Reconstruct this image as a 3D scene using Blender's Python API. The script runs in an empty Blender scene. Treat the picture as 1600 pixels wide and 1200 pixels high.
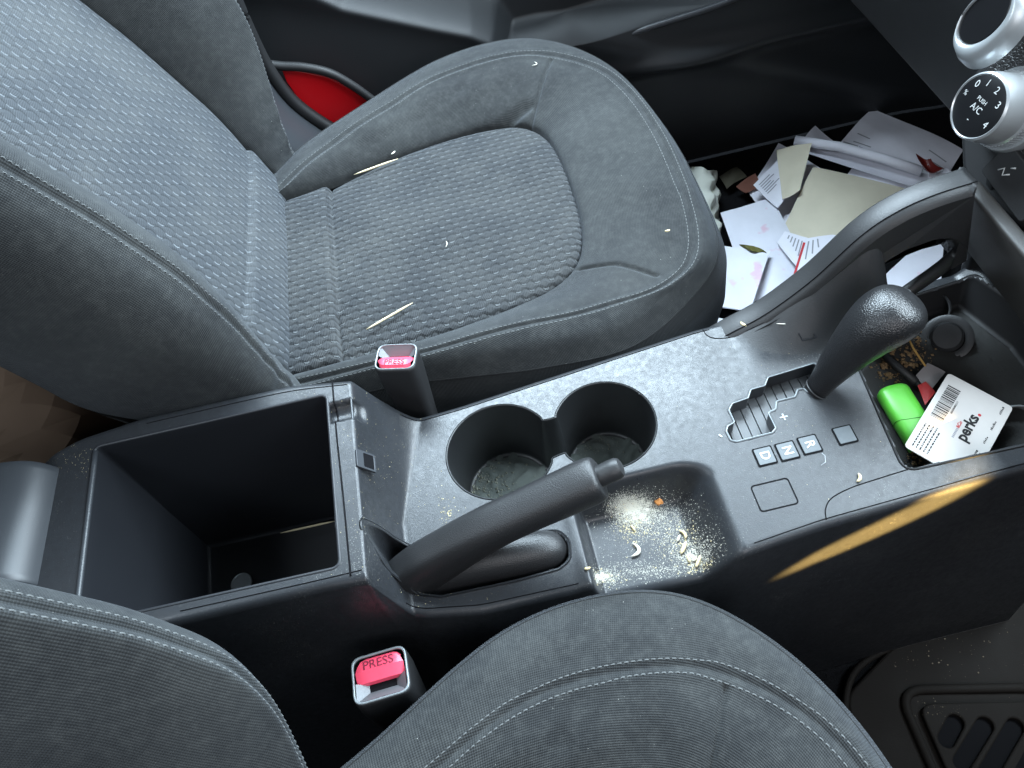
import bpy, bmesh, math, random
import numpy as np
from mathutils import Vector, Matrix
random.seed(7); rng = np.random.default_rng(7)
S = bpy.context.scene
C = S.collection
# ------------------------------------------------------------------ camera
R_ = math.radians
FPX = 1202.0
def cam_frame(dep=54.0, roll=13.4, D=0.68):
    d, r = R_(dep), R_(roll)
    F = np.array([0, math.cos(d), -math.sin(d)]); R0 = np.array([1.0, 0, 0]); U0 = np.cross(R0, F)
    R = R0*math.cos(r) - U0*math.sin(r); U = R0*math.sin(r) + U0*math.cos(r)
    return -D*F, R, U, F
CC, CR, CU, CF = cam_frame()
cam = bpy.data.cameras.new('camera'); camo = bpy.data.objects.new('camera', cam); C.objects.link(camo)
cam.sensor_width = 36.0; cam.lens = 36.0*FPX/1600.0; cam.clip_start = 0.01; cam.clip_end = 50
camo.matrix_world = Matrix(((CR[0], CU[0], -CF[0], CC[0]), (CR[1], CU[1], -CF[1], CC[1]), (CR[2], CU[2], -CF[2], CC[2]), (0, 0, 0, 1)))
S.camera = camo
# ------------------------------------------------------------------ world and lamps (daylight through the car's windows)
W = bpy.data.worlds.new('World'); S.world = W; W.use_nodes = True
bg = W.node_tree.nodes['Background']; bg.inputs[0].default_value = (0.62, 0.78, 1.0, 1); bg.inputs[1].default_value = 0.035
def area(name, loc, target, size, sizey, power, col):
    l = bpy.data.lights.new(name, 'AREA'); l.shape = 'RECTANGLE'; l.size = size; l.size_y = sizey; l.energy = power; l.color = col
    o = bpy.data.objects.new(name, l); C.objects.link(o); o.location = loc
    o.rotation_euler = (Vector(target) - Vector(loc)).to_track_quat('-Z', 'Y').to_euler(); return o
area('windscreen_daylight', (1.05, 0.15, 0.95), (0.0, 0.1, 0.0), 1.3, 0.6, 74.0, (0.74, 0.89, 1.0))
area('passenger_window_daylight', (0.12, 0.85, 1.05), (0.05, 0.0, 0.0), 1.1, 0.55, 82.0, (0.70, 0.87, 1.0))
area('rear_daylight', (-0.95, -0.35, 1.10), (0.0, -0.1, 0.0), 0.9, 0.5, 13.0, (0.78, 0.90, 1.0))
area('driver_door_daylight', (0.15, -1.15, 0.95), (0.1, 0.0, 0.0), 1.0, 0.6, 9.0, (0.94, 0.95, 1.0))
def sun_gap(name, loc, target, half, squash, roll, power, col):
    """direct sun slipping through a narrow gap at the driver's door"""
    l = bpy.data.lights.new(name, 'SPOT'); l.energy = power; l.color = col; l.spot_size = 2*half; l.spot_blend = 0.6; l.shadow_soft_size = 0.004
    o = bpy.data.objects.new(name, l); C.objects.link(o); q = (Vector(target)-Vector(loc)).to_track_quat('-Z', 'Y')
    o.location = loc; o.rotation_mode = 'QUATERNION'; o.rotation_quaternion = q @ Matrix.Rotation(roll, 3, 'Z').to_quaternion(); o.scale = (1.0, squash, 1.0); return o
sun_gap('sun_through_door_gap', (0.30, -0.95, 0.30), (0.252, -0.200, -0.022), math.radians(6.8), 0.13, math.radians(20), 760.0, (1.0, 0.62, 0.18))
S.view_settings.view_transform = 'Standard'; S.view_settings.look = 'None'; S.view_settings.exposure = 0.0; S.view_settings.gamma = 1.0
S.view_settings.use_curve_mapping = False
S.render.engine = 'CYCLES'
S.cycles.max_bounces = 6; S.cycles.diffuse_bounces = 3; S.cycles.glossy_bounces = 3; S.cycles.transmission_bounces = 2

# ------------------------------------------------------------------ measuring: where a line of sight meets a real plane of the car
def ray(x, y): return CF + CR*(x-800)/FPX - CU*(y-600)/FPX
def atz(x, y, z): d = ray(x, y); return CC + d*(z-CC[2])/d[2]
def aty(x, y, v): d = ray(x, y); return CC + d*(v-CC[1])/d[1]
def atx(x, y, v): d = ray(x, y); return CC + d*(v-CC[0])/d[0]

# ------------------------------------------------------------------ generic helpers
def sst(a, b, x):
    t = np.clip((np.asarray(x, float)-a)/(b-a), 0, 1); return t*t*(3-2*t)
def catmull(pts, n, closed=False):
    P = np.asarray(pts, float)
    if closed: P = np.vstack([P[-1], P, P[0], P[1]])
    else: P = np.vstack([2*P[0]-P[1], P, 2*P[-1]-P[-2]])
    k = len(P)-3; dense = []
    m = max(6, int(4*n/k)+2)
    for i in range(k):
        t = np.linspace(0, 1, m, endpoint=False)[:, None]
        a, b, c, d = P[i], P[i+1], P[i+2], P[i+3]
        dense.append(0.5*((2*b)+(c-a)*t+(2*a-5*b+4*c-d)*t*t+(3*b-a-3*c+d)*t**3))
    dense = np.vstack(dense + [P[-2][None]])
    L = np.r_[0, np.cumsum(np.linalg.norm(np.diff(dense, axis=0), axis=1))]
    q = np.linspace(0, L[-1], n + (1 if closed else 0))
    out = np.stack([np.interp(q, L, dense[:, j]) for j in range(dense.shape[1])], 1)
    return out[:-1] if closed else out
def polyline(pts, n, closed=False):
    P = np.asarray(pts, float)
    if closed: P = np.vstack([P, P[0]])
    L = np.r_[0, np.cumsum(np.linalg.norm(np.diff(P, axis=0), axis=1))]
    q = np.linspace(0, L[-1], n, endpoint=not closed)
    return np.stack([np.interp(q, L, P[:, j]) for j in range(P.shape[1])], 1)
def catidx(pts, n):
    """Catmull-Rom sampled evenly by control index, so that matching controls stay matched"""
    P = np.asarray(pts, float); k = len(P)-1; P = np.vstack([2*P[0]-P[1], P, 2*P[-1]-P[-2]])
    q = np.linspace(0, k-1e-9, n); i = q.astype(int); t = (q-i)[:, None]; a, b, c, d = P[i], P[i+1], P[i+2], P[i+3]
    return 0.5*((2*b)+(c-a)*t+(2*a-5*b+4*c-d)*t*t+(3*b-a-3*c+d)*t**3)
def rounded(poly, r, seg=6):
    """round the corners of a closed 2-D polygon"""
    P = [np.asarray(p[:2], float) for p in poly]; out = []; n = len(P)
    for i in range(n):
        a, b, c = P[i-1], P[i], P[(i+1) % n]
        u = (a-b); v = (c-b); lu, lv = np.linalg.norm(u), np.linalg.norm(v); u /= lu; v /= lv
        ang = math.acos(max(-1, min(1, float(u@v))))
        d = min(r/max(math.tan(ang/2), 1e-3), lu*0.45, lv*0.45)
        p0, p1 = b+u*d, b+v*d
        for k in range(seg+1):
            t = k/seg; out.append((1-t)**2*p0+2*t*(1-t)*b+t*t*p1)
    return np.array(out)
def ccw(P):
    x, y = P[:, 0], P[:, 1]
    return P if np.sum(x*np.roll(y, -1)-np.roll(x, -1)*y) > 0 else P[::-1]
def offset(P, d):
    """offset a closed CCW 2-D outline outward by d"""
    t = np.roll(P, -1, 0)-np.roll(P, 1, 0); t /= np.linalg.norm(t, axis=1)[:, None]+1e-12
    n = np.stack([t[:, 1], -t[:, 0]], 1)
    return P+n*d
def inside(poly, X, Y):
    r = np.zeros(X.shape, bool); j = len(poly)-1
    for i in range(len(poly)):
        xi, yi = poly[i]; xj, yj = poly[j]
        c = ((yi > Y) != (yj > Y)) & (X < (xj-xi)*(Y-yi)/(yj-yi+1e-15)+xi); r ^= c; j = i
    return r
def segdist(P, poly):
    best = np.full(len(P), 1e9)
    for a, b in zip(poly[:-1], poly[1:]):
        ab = b-a; t = np.clip(((P-a)@ab)/(ab@ab+1e-15), 0, 1)
        best = np.minimum(best, np.linalg.norm(P-a-t[:, None]*ab, axis=1))
    return best

def origin(parent):
    o = np.zeros(3); p = parent
    while p is not None: o += np.array(p.location); p = p.parent
    return o
def thing(name, label, cat, loc=(0, 0, 0), group=None):
    o = bpy.data.objects.new(name, None); C.objects.link(o); o.location = loc; o.empty_display_size = 0.02
    return tag(o, label, cat, group)
def tag(o, label=None, cat=None, group=None, kind=None):
    if label: o['label'] = label
    if cat: o['category'] = cat
    if group: o['group'] = group
    if kind: o['kind'] = kind
    return o
def link(name, me, mat, parent=None, smooth=True, kind=None, angle=None):
    o = bpy.data.objects.new(name, me); C.objects.link(o)
    if mat is not None: me.materials.append(mat)
    if smooth:
        me.polygons.foreach_set('use_smooth', [True]*len(me.polygons))
        if angle is not None: me.set_sharp_from_angle(angle=R_(angle))
    if parent is not None: o.parent = parent
    if kind: o['kind'] = kind
    return o
def mesh(name, V, F, mat, parent=None, smooth=True, kind=None, angle=None):
    V = np.asarray(V, float)-origin(parent)
    me = bpy.data.meshes.new(name); me.from_pydata(V.tolist(), [], [list(map(int, f)) for f in F]); me.update()
    return link(name, me, mat, parent, smooth, kind, angle)
def gridmesh(name, P, mat, parent=None, wrap=False, uv=None, drop=None, flip=False, kind=None, angle=None, cap=False):
    """P: rows x cols x 3; wrap closes the columns"""
    P = np.asarray(P, float); nr, nc = P.shape[:2]
    idx = np.arange(nr*nc).reshape(nr, nc)
    if wrap: idx = np.hstack([idx, idx[:, :1]])
    a, b, c, d = idx[:-1, :-1], idx[:-1, 1:], idx[1:, 1:], idx[1:, :-1]
    Fq = np.stack([a, b, c, d], -1)
    if flip: Fq = Fq[..., ::-1]
    keep = np.ones(a.shape, bool) if drop is None else ~drop
    Fq = Fq[keep]
    V = P.reshape(-1, 3)-origin(parent)
    me = bpy.data.meshes.new(name)
    faces = Fq.tolist()
    if cap: faces.append(idx[-1, :nc].tolist() if flip else idx[-1, :nc].tolist()[::-1])
    me.from_pydata(V.tolist(), [], faces); me.update()
    if uv is not None:
        l = me.uv_layers.new(name='UVMap'); vi = np.empty(len(me.loops), int); me.loops.foreach_get('vertex_index', vi)
        l.data.foreach_set('uv', np.asarray(uv, float).reshape(-1, 2)[vi].ravel())
    return link(name, me, mat, parent, True, kind, angle)
def tube_arrays(path, r, n=8, closed=False):
    P = np.asarray(path, float); m = len(P); r = np.broadcast_to(r, (m,))
    T = np.gradient(P, axis=0) if not closed else np.roll(P, -1, 0)-np.roll(P, 1, 0)
    T /= np.linalg.norm(T, axis=1)[:, None]+1e-12
    up = np.array([0, 0, 1.0]); A = np.cross(T, up); bad = np.linalg.norm(A, axis=1) < 1e-3; A[bad] = np.cross(T[bad], [0, 1, 0])
    A /= np.linalg.norm(A, axis=1)[:, None]; B = np.cross(A, T)
    th = np.linspace(0, 2*math.pi, n, endpoint=False)
    return P[:, None]+r[:, None, None]*(A[:, None]*np.cos(th)[None, :, None]+B[:, None]*np.sin(th)[None, :, None])
def tube(name, path, r, mat, parent=None, n=8, closed=False, ends=True, kind=None):
    G = tube_arrays(path, r, n, closed); m = len(G); V = G.reshape(-1, 3); F = []
    for i in range(m if closed else m-1):
        i2 = (i+1) % m
        for j in range(n): F.append((i*n+j, i*n+(j+1) % n, i2*n+(j+1) % n, i2*n+j))
    if ends and not closed: F.append(tuple(range(n))[::-1]); F.append(tuple(range((m-1)*n, m*n)))
    o = mesh(name, V, F, mat, parent, True, kind); recalc(o); return o
def recalc(o):
    bm = bmesh.new(); bm.from_mesh(o.data); bmesh.ops.recalc_face_normals(bm, faces=bm.faces); bm.to_mesh(o.data); bm.free()
    return o
def bm_obj(name, bm, mat, parent=None, smooth=True, angle=35, kind=None):
    me = bpy.data.meshes.new(name); bmesh.ops.recalc_face_normals(bm, faces=bm.faces); bm.to_mesh(me); bm.free()
    return link(name, me, mat, parent, smooth, kind, angle)
def rbox(name, size, mat, parent=None, M=Matrix(), bev=0.002, seg=3, taper=None, kind=None):
    """rounded box, M in world space"""
    bm = bmesh.new(); bmesh.ops.create_cube(bm, size=1.0)
    for v in bm.verts:
        k = 1.0
        if taper and v.co.z < 0: k = taper
        v.co = Vector((v.co.x*size[0]*k, v.co.y*size[1]*k, v.co.z*size[2]))
    bmesh.ops.bevel(bm, geom=bm.edges[:]+bm.verts[:], offset=bev, segments=seg, profile=0.5, affect='EDGES')
    bmesh.ops.transform(bm, matrix=Matrix.Translation(-Vector(origin(parent))) @ M, verts=bm.verts)
    return bm_obj(name, bm, mat, parent, True, 40, kind)
def lathe(name, prof, mat, parent=None, M=Matrix(), n=40, kind=None, angle=35):
    """prof: list of (r, z)"""
    prof = np.asarray(prof, float); th = np.linspace(0, 2*math.pi, n, endpoint=False)
    P = np.stack([prof[:, None, 0]*np.cos(th), prof[:, None, 0]*np.sin(th), np.repeat(prof[:, None, 1], n, 1)], -1)
    V = P.reshape(-1, 3); Mn = np.array(M); V = V@Mn[:3, :3].T+Mn[:3, 3]; m = len(prof); F = []
    for i in range(m-1):
        for j in range(n): F.append((i*n+j, i*n+(j+1) % n, (i+1)*n+(j+1) % n, (i+1)*n+j))
    F.append(tuple(range(n))); F.append(tuple(range((m-1)*n, m*n)))
    o = mesh(name, V, F, mat, parent, True, kind); recalc(o); o.data.set_sharp_from_angle(angle=R_(angle)); return o
def plate(name, outlines, thick, mat, parent=None, M=Matrix(), bevel=0.0, kind=None):
    """flat plate with holes: first outline is the rim, the others are holes"""
    cu = bpy.data.curves.new(name, 'CURVE'); cu.dimensions = '2D'; cu.fill_mode = 'BOTH'
    cu.extrude = max(thick/2-bevel, 0.00001); cu.bevel_depth = bevel; cu.bevel_resolution = 2; cu.offset = -bevel
    for ol in outlines:
        sp = cu.splines.new('POLY'); sp.points.add(len(ol)-1); sp.use_cyclic_u = True
        sp.points.foreach_set('co', np.c_[np.asarray(ol)[:, :2], np.zeros(len(ol)), np.ones(len(ol))].ravel())
    t = bpy.data.objects.new('tmp', cu); C.objects.link(t)
    me = bpy.data.meshes.new_from_object(t.evaluated_get(bpy.context.evaluated_depsgraph_get())); bpy.data.objects.remove(t); bpy.data.curves.remove(cu)
    me.name = name; me.transform(Matrix.Translation(-Vector(origin(parent))) @ M); me.materials.clear()
    return link(name, me, mat, parent, True, kind, 40)
def text(name, body, size, mat, parent, M, thick=0.0002, bold=0.0, shear=0.0):
    cu = bpy.data.curves.new(name, 'FONT'); cu.body = body; cu.size = size; cu.align_x = 'CENTER'; cu.align_y = 'CENTER'; cu.extrude = thick; cu.offset = bold; cu.shear = shear
    cu.resolution_u = 4
    t = bpy.data.objects.new('tmp', cu); C.objects.link(t)
    me = bpy.data.meshes.new_from_object(t.evaluated_get(bpy.context.evaluated_depsgraph_get())); bpy.data.objects.remove(t); bpy.data.curves.remove(cu)
    me.name = name; me.transform(Matrix.Translation(-Vector(origin(parent))) @ M); me.materials.clear()
    return link(name, me, mat, parent, False)
def frame(o, xdir, ydir):
    """matrix with local x, y along the given directions (made orthonormal) at o"""
    x = Vector(xdir).normalized(); z = x.cross(Vector(ydir)).normalized(); y = z.cross(x)
    return Matrix(((x[0], y[0], z[0], o[0]), (x[1], y[1], z[1], o[1]), (x[2], y[2], z[2], o[2]), (0, 0, 0, 1)))

# ------------------------------------------------------------------ materials
class NT:
    def __init__(s, name):
        s.m = bpy.data.materials.new(name); s.m.use_nodes = True; s.t = s.m.node_tree; s.b = s.t.nodes['Principled BSDF']
    def n(s, typ, **k):
        x = s.t.nodes.new(typ)
        for a, v in k.items(): setattr(x, a, v)
        return x
    def l(s, a, b): s.t.links.new(a, b)
    def setin(s, x, i, v):
        if isinstance(v, bpy.types.NodeSocket): s.l(v, x.inputs[i])
        elif v is not None: x.inputs[i].default_value = v
    def math(s, op, a, b=None, c=None):
        x = s.n('ShaderNodeMath', operation=op); s.setin(x, 0, a); s.setin(x, 1, b); s.setin(x, 2, c); return x.outputs[0]
    def noise(s, vec, scale, detail=3, rough=0.55):
        x = s.n('ShaderNodeTexNoise'); s.l(vec, x.inputs['Vector']); x.inputs['Scale'].default_value = scale
        x.inputs['Detail'].default_value = detail; x.inputs['Roughness'].default_value = rough; return x.outputs[0]
    def vor(s, vec, scale, feature='F1', out='Distance'):
        x = s.n('ShaderNodeTexVoronoi', feature=feature); s.l(vec, x.inputs['Vector']); x.inputs['Scale'].default_value = scale; return x.outputs[out]
    def ramp(s, v, a, b, lo=0.0, hi=1.0):
        x = s.n('ShaderNodeMapRange'); s.l(v, x.inputs[0]); x.inputs[1].default_value = a; x.inputs[2].default_value = b; x.inputs[3].default_value = lo; x.inputs[4].default_value = hi; return x.outputs[0]
    def mix(s, f, a, b):
        x = s.n('ShaderNodeMix', data_type='RGBA'); s.setin(x, 0, f); s.setin(x, 6, a); s.setin(x, 7, b); return x.outputs[2]
    def bump(s, h, strength, dist, prev=None):
        x = s.n('ShaderNodeBump'); s.l(h, x.inputs['Height']); x.inputs['Strength'].default_value = strength; x.inputs['Distance'].default_value = dist
        if prev is not None: s.l(prev, x.inputs['Normal'])
        return x.outputs[0]
    def coord(s, kind='Object'): return s.n('ShaderNodeTexCoord').outputs[kind]
def c4(c): return (c[0], c[1], c[2], 1.0)
def plastic(name, col, rough=0.42, grain=1400, gs=0.25, dust=0.0, smudge=0.12, spec=0.5, scratch=0.0, dustcol=(0.30, 0.30, 0.28), coarse=False):
    t = NT(name); o = t.coord()
    base = c4(col)
    if dust > 0:
        sp = t.ramp(t.vor(o, 420), 0.10, 0.06); patch = t.ramp(t.noise(o, 14, 4, 0.65), 0.52, 0.72)
        fine = t.ramp(t.noise(o, 900, 2, 0.7), 0.60, 0.78)
        f = t.math('MULTIPLY', t.math('ADD', t.math('MULTIPLY', sp, t.math('ADD', patch, 0.15)), t.math('MULTIPLY', fine, t.math('MULTIPLY', patch, 0.5))), dust)
        base = t.mix(t.math('MINIMUM', f, 0.9), base, c4(dustcol))
    if scratch > 0:
        mp = t.n('ShaderNodeMapping'); t.l(o, mp.inputs[0]); mp.inputs['Scale'].default_value = (1, 0.16, 1); mp.inputs['Rotation'].default_value = (0, 0, 0.6)
        sc = t.ramp(t.vor(mp.outputs[0], 260), 0.055, 0.03)
        sc = t.math('MULTIPLY', sc, t.ramp(t.noise(o, 30, 2), 0.5, 0.65)); base = t.mix(t.math('MULTIPLY', sc, scratch), base, c4((0.22, 0.23, 0.24)))
        mott = t.ramp(t.noise(o, 170, 8, 0.72), 0.34, 0.70); base = t.mix(t.math('MULTIPLY', mott, 0.8*scratch), base, c4(tuple(min(1, 2.2*x) for x in col)))
    if isinstance(base, tuple): t.b.inputs['Base Color'].default_value = base
    else: t.l(base, t.b.inputs['Base Color'])
    r = t.math('ADD', t.math('MULTIPLY', t.math('SUBTRACT', t.noise(o, 22, 4, 0.7), 0.5), smudge*2), rough)
    if scratch > 0: r = t.math('ADD', r, t.math('MULTIPLY', t.math('SUBTRACT', 0.5, mott), 0.20))
    t.l(r, t.b.inputs['Roughness'])
    t.b.inputs['Specular IOR Level'].default_value = spec
    if gs > 0:
        h = t.vor(o, grain, 'F1') if coarse else t.noise(o, grain, 2, 0.6)
        t.l(t.bump(h, gs, 0.0004), t.b.inputs['Normal'])
    return t.m
def flat(name, col, rough=0.5, metal=0.0, spec=0.5, var=0.0, vscale=40):
    t = NT(name); t.b.inputs['Roughness'].default_value = rough; t.b.inputs['Metallic'].default_value = metal; t.b.inputs['Specular IOR Level'].default_value = spec
    o = t.coord(); f = t.ramp(t.noise(o, vscale, 4, 0.65), 0.3, 0.75)
    t.l(t.mix(t.math('MULTIPLY', f, var), c4(col), c4(tuple(x*0.6 for x in col))), t.b.inputs['Base Color']); return t.m
def weave(name, col, dust=0.5, per=0.0021):
    """plain woven seat cloth, UV in metres"""
    t = NT(name); uv = t.coord('UV'); sx = t.n('ShaderNodeSeparateXYZ'); t.l(uv, sx.inputs[0]); o = t.coord()
    k = 2*math.pi/per
    a = t.math('SINE', t.math('MULTIPLY', t.math('ADD', sx.outputs[0], sx.outputs[1]), k*0.7)); b = t.math('SINE', t.math('MULTIPLY', t.math('SUBTRACT', sx.outputs[0], sx.outputs[1]), k*0.7))
    h = t.math('MULTIPLY', a, b)
    d = t.math('ADD', t.math('MULTIPLY', t.ramp(t.noise(o, 7, 8, 0.72), 0.34, 0.78), 0.7), t.math('MULTIPLY', t.ramp(t.noise(o, 130, 4, 0.75), 0.45, 0.8), 0.5))
    sp = t.math('MULTIPLY', t.ramp(t.vor(o, 150), 0.055, 0.03), t.ramp(t.noise(o, 12, 2), 0.5, 0.6))
    base = t.mix(t.ramp(h, -0.6, 0.9, 0, 1), c4(tuple(x*0.45 for x in col)), c4(tuple(x*1.35 for x in col)))
    base = t.mix(t.math('MULTIPLY', d, dust), base, c4((0.120, 0.124, 0.118)))
    base = t.mix(t.math('MULTIPLY', sp, 0.7), base, c4((0.42, 0.42, 0.38)))
    t.l(base, t.b.inputs['Base Color']); t.b.inputs['Roughness'].default_value = 0.85; t.b.inputs['Specular IOR Level'].default_value = 0.25
    t.b.inputs['Sheen Weight'].default_value = 0.12; t.b.inputs['Sheen Roughness'].default_value = 0.4; t.b.inputs['Sheen Tint'].default_value = (0.8, 0.88, 1, 1)
    t.l(t.bump(h, 0.55, 0.0004), t.b.inputs['Normal']); return t.m
def lenscloth(name, col, light, pu=0.0150, pv=0.0064, amt=1.0, dashw=0.5):
    """patterned insert cloth: rows of lens cells with a short bright dash on each crest; UV.x runs along the seat, UV.y across"""
    t = NT(name); uv = t.coord('UV'); o = t.coord(); sx = t.n('ShaderNodeSeparateXYZ'); t.l(uv, sx.inputs[0]); u, v = sx.outputs[0], sx.outputs[1]
    wob = t.math('MULTIPLY', t.math('SUBTRACT', t.noise(o, 26, 3, 0.6), 0.5), 0.006); v = t.math('ADD', v, wob); u = t.math('ADD', u, t.math('MULTIPLY', wob, 1.6))
    row = t.math('DIVIDE', v, pv); ri = t.math('ROUND', row); par = t.math('MODULO', t.math('ABSOLUTE', ri), 2.0)
    ph = t.math('ADD', t.math('MULTIPLY', u, 2*math.pi/pu), t.math('MULTIPLY', par, math.pi))
    sn = t.math('SINE', ph)
    dv = t.math('ADD', t.math('SUBTRACT', row, ri), t.math('MULTIPLY', sn, 0.20))
    ad = t.math('ABSOLUTE', dv)
    line = t.ramp(ad, 0.14, 0.05)
    crest = t.ramp(sn, 0.30, 0.62)
    dash = t.math('MULTIPLY', t.math('MULTIPLY', t.ramp(ad, 0.13, 0.06), crest), t.ramp(t.noise(o, 90, 3, 0.7), 0.3, 0.62, 0.35, 1.0))
    rib = t.math('SINE', t.math('MULTIPLY', u, 2*math.pi/0.0016))
    base = t.mix(t.ramp(rib, -1, 1), c4(tuple(x*0.8 for x in col)), c4(tuple(x*1.15 for x in col)))
    base = t.mix(t.math('MULTIPLY', line, 0.75), base, c4(tuple(x*0.35 for x in col)))
    base = t.mix(t.math('MULTIPLY', dash, dashw), base, c4(light))
    d = t.math('MULTIPLY', t.math('MULTIPLY', t.ramp(t.noise(o, 9, 7, 0.7), 0.40, 0.72), t.ramp(t.noise(o, 260, 3, 0.7), 0.3, 0.7, 0.3, 1.0)), 0.30)
    sp = t.math('MULTIPLY', t.ramp(t.vor(o, 120), 0.05, 0.03), t.ramp(t.noise(o, 12, 2), 0.48, 0.6))
    base = t.mix(d, base, c4((0.135, 0.132, 0.120))); base = t.mix(t.math('MULTIPLY', sp, 0.7), base, c4((0.42, 0.42, 0.38)))
    t.l(base, t.b.inputs['Base Color']); t.b.inputs['Roughness'].default_value = 0.75; t.b.inputs['Specular IOR Level'].default_value = 0.3
    t.b.inputs['Sheen Weight'].default_value = 0.12; t.b.inputs['Sheen Roughness'].default_value = 0.4; t.b.inputs['Sheen Tint'].default_value = (0.8, 0.88, 1, 1)
    h = t.math('ADD', t.math('MULTIPLY', t.ramp(ad, 0.0, 0.4), 0.8), t.math('ADD', t.math('MULTIPLY', dash, 0.8), t.math('MULTIPLY', rib, 0.10)))
    t.l(t.bump(h, 0.6*amt, 0.0010), t.b.inputs['Normal']); return t.m
def leather(name, col, rough=0.38, scale=420, strength=0.5):
    t = NT(name); o = t.coord(); t.b.inputs['Base Color'].default_value = c4(col)
    h = t.vor(o, scale, 'DISTANCE_TO_EDGE'); h2 = t.noise(o, scale*0.5, 3)
    t.l(t.math('ADD', t.math('MULTIPLY', t.noise(o, 40, 3), 0.16), rough-0.08), t.b.inputs['Roughness'])
    t.l(t.bump(t.math('ADD', t.ramp(h, 0, 0.25), t.math('MULTIPLY', h2, 0.8)), strength, 0.0005), t.b.inputs['Normal']); return t.m
def carpet(name, col):
    t = NT(name); o = t.coord(); h = t.noise(o, 700, 3, 0.8)
    t.l(t.mix(t.ramp(h, 0.35, 0.7), c4(tuple(x*0.4 for x in col)), c4(tuple(x*1.5 for x in col))), t.b.inputs['Base Color']); t.b.inputs['Roughness'].default_value = 0.95
    t.b.inputs['Specular IOR Level'].default_value = 0.1
    t.l(t.bump(h, 0.8, 0.002), t.b.inputs['Normal']); return t.m
def paper(name, col, tint=None, tscale=18):
    t = NT(name); o = t.coord(); base = t.mix(t.ramp(t.noise(o, 25, 4), 0.3, 0.8), c4(col), c4(tuple(x*0.88 for x in col)))
    if tint: base = t.mix(t.ramp(t.noise(o, tscale, 2), 0.63, 0.70, 0, 0.55), base, c4(tint))
    t.l(base, t.b.inputs['Base Color']); t.b.inputs['Roughness'].default_value = 0.8; t.b.inputs['Specular IOR Level'].default_value = 0.2
    t.l(t.bump(t.noise(o, 30, 3), 0.25, 0.002), t.b.inputs['Normal']); return t.m

M_con = plastic('console_plastic', (0.013, 0.014, 0.016), 0.37, 1500, 0.30, dust=2.2, smudge=0.13, spec=0.50, scratch=0.8, dustcol=(0.36, 0.36, 0.33))
M_bin = plastic('bin_plastic', (0.011, 0.012, 0.015), 0.50, 1500, 0.2, dust=0.12, smudge=0.05)
M_cup = plastic('cup_plastic', (0.014, 0.015, 0.016), 0.40, 1500, 0.15, dust=0.15, smudge=0.1)
M_gap = flat('panel_gap', (0.004, 0.004, 0.005), 0.8, spec=0.1)
M_blk = flat('gloss_black', (0.006, 0.006, 0.007), 0.32, spec=0.35)
M_dark = plastic('trim_black', (0.012, 0.012, 0.013), 0.55, 1200, 0.3, smudge=0.06)
M_hinge = plastic('hinge_plastic', (0.034, 0.037, 0.042), 0.40, 1500, 0.12, dust=0.35, smudge=0.05)
M_door = plastic('door_trim', (0.014, 0.0155, 0.0175), 0.55, 700, 0.3, smudge=0.06, dust=0.15)
M_soft = plastic('soft_touch_black', (0.016, 0.016, 0.017), 0.50, 700, 0.35, smudge=0.06, dust=0.1)
M_grip = plastic('grip_grain', (0.015, 0.015, 0.016), 0.42, 1300, 0.42, smudge=0.06, coarse=True)
M_leather = leather('knob_leather', (0.013, 0.013, 0.014), 0.33, 560, 0.28)
M_dashl = leather('dash_grain', (0.022, 0.021, 0.021), 0.45, 420, 0.9)
M_bol = weave('seat_cloth', (0.0175, 0.019, 0.0205), 0.36)
M_side = weave('seat_side_cloth', (0.012, 0.0125, 0.013), 0.10)
M_ins = lenscloth('insert_cloth_cushion', (0.020, 0.022, 0.0245), (0.14, 0.15, 0.155), 0.0145, 0.0080, 2.4, 0.75)
M_insb = lenscloth('insert_cloth_back', (0.033, 0.037, 0.042), (0.17, 0.185, 0.20), 0.0165, 0.0070, 1.1, 0.75)
M_thr = flat('thread', (0.10, 0.105, 0.105), 0.8, var=0.4, vscale=300)
M_red = flat('buckle_red', (0.82, 0.07, 0.13), 0.38, var=0.25, vscale=120)
M_chrome = flat('satin_silver', (0.55, 0.57, 0.58), 0.30, 0.65)
M_throat = flat('buckle_throat', (0.16, 0.17, 0.18), 0.4, 0.4)
M_silver = flat('painted_silver', (0.42, 0.44, 0.45), 0.36, 0.55)
M_frame = flat('buckle_frame_grey', (0.20, 0.22, 0.23), 0.35, 0.3)
M_white = flat('white_print', (0.55, 0.56, 0.55), 0.6, var=0.5, vscale=500)
M_lgrey = flat('grey_print', (0.34, 0.36, 0.37), 0.6)
M_ink = flat('black_print', (0.012, 0.012, 0.013), 0.7)
M_greyink = flat('grey_ink', (0.30, 0.30, 0.33), 0.8)
M_blueink = flat('blue_ink', (0.10, 0.12, 0.36), 0.8)
M_redink = flat('red_ink', (0.50, 0.03, 0.04), 0.7)
M_paint = flat('red_car_paint', (0.50, 0.004, 0.008), 0.30, var=0.1)
M_carpet = carpet('carpet', (0.008, 0.008, 0.009))
M_rub = plastic('mat_rubber', (0.012, 0.010, 0.0085), 0.75, 600, 0.4, smudge=0.1, spec=0.15, dust=0.3, dustcol=(0.2, 0.16, 0.12))
M_win = flat('indicator_window', (0.075, 0.085, 0.092), 0.35, var=0.4, vscale=200)
M_green = flat('green_plastic', (0.09, 0.42, 0.04), 0.38, var=0.15)
M_card = flat('white_card', (0.62, 0.59, 0.56), 0.42, var=0.15, vscale=60)
M_pw = paper('white_paper', (0.80, 0.79, 0.86))
M_pwp = paper('white_paper_pink_stains', (0.70, 0.70, 0.77), (0.66, 0.33, 0.44), 34)
M_be = paper('beige_paper', (0.66, 0.60, 0.47))
M_brown = paper('brown_kraft_paper', (0.12, 0.080, 0.055))
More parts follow.
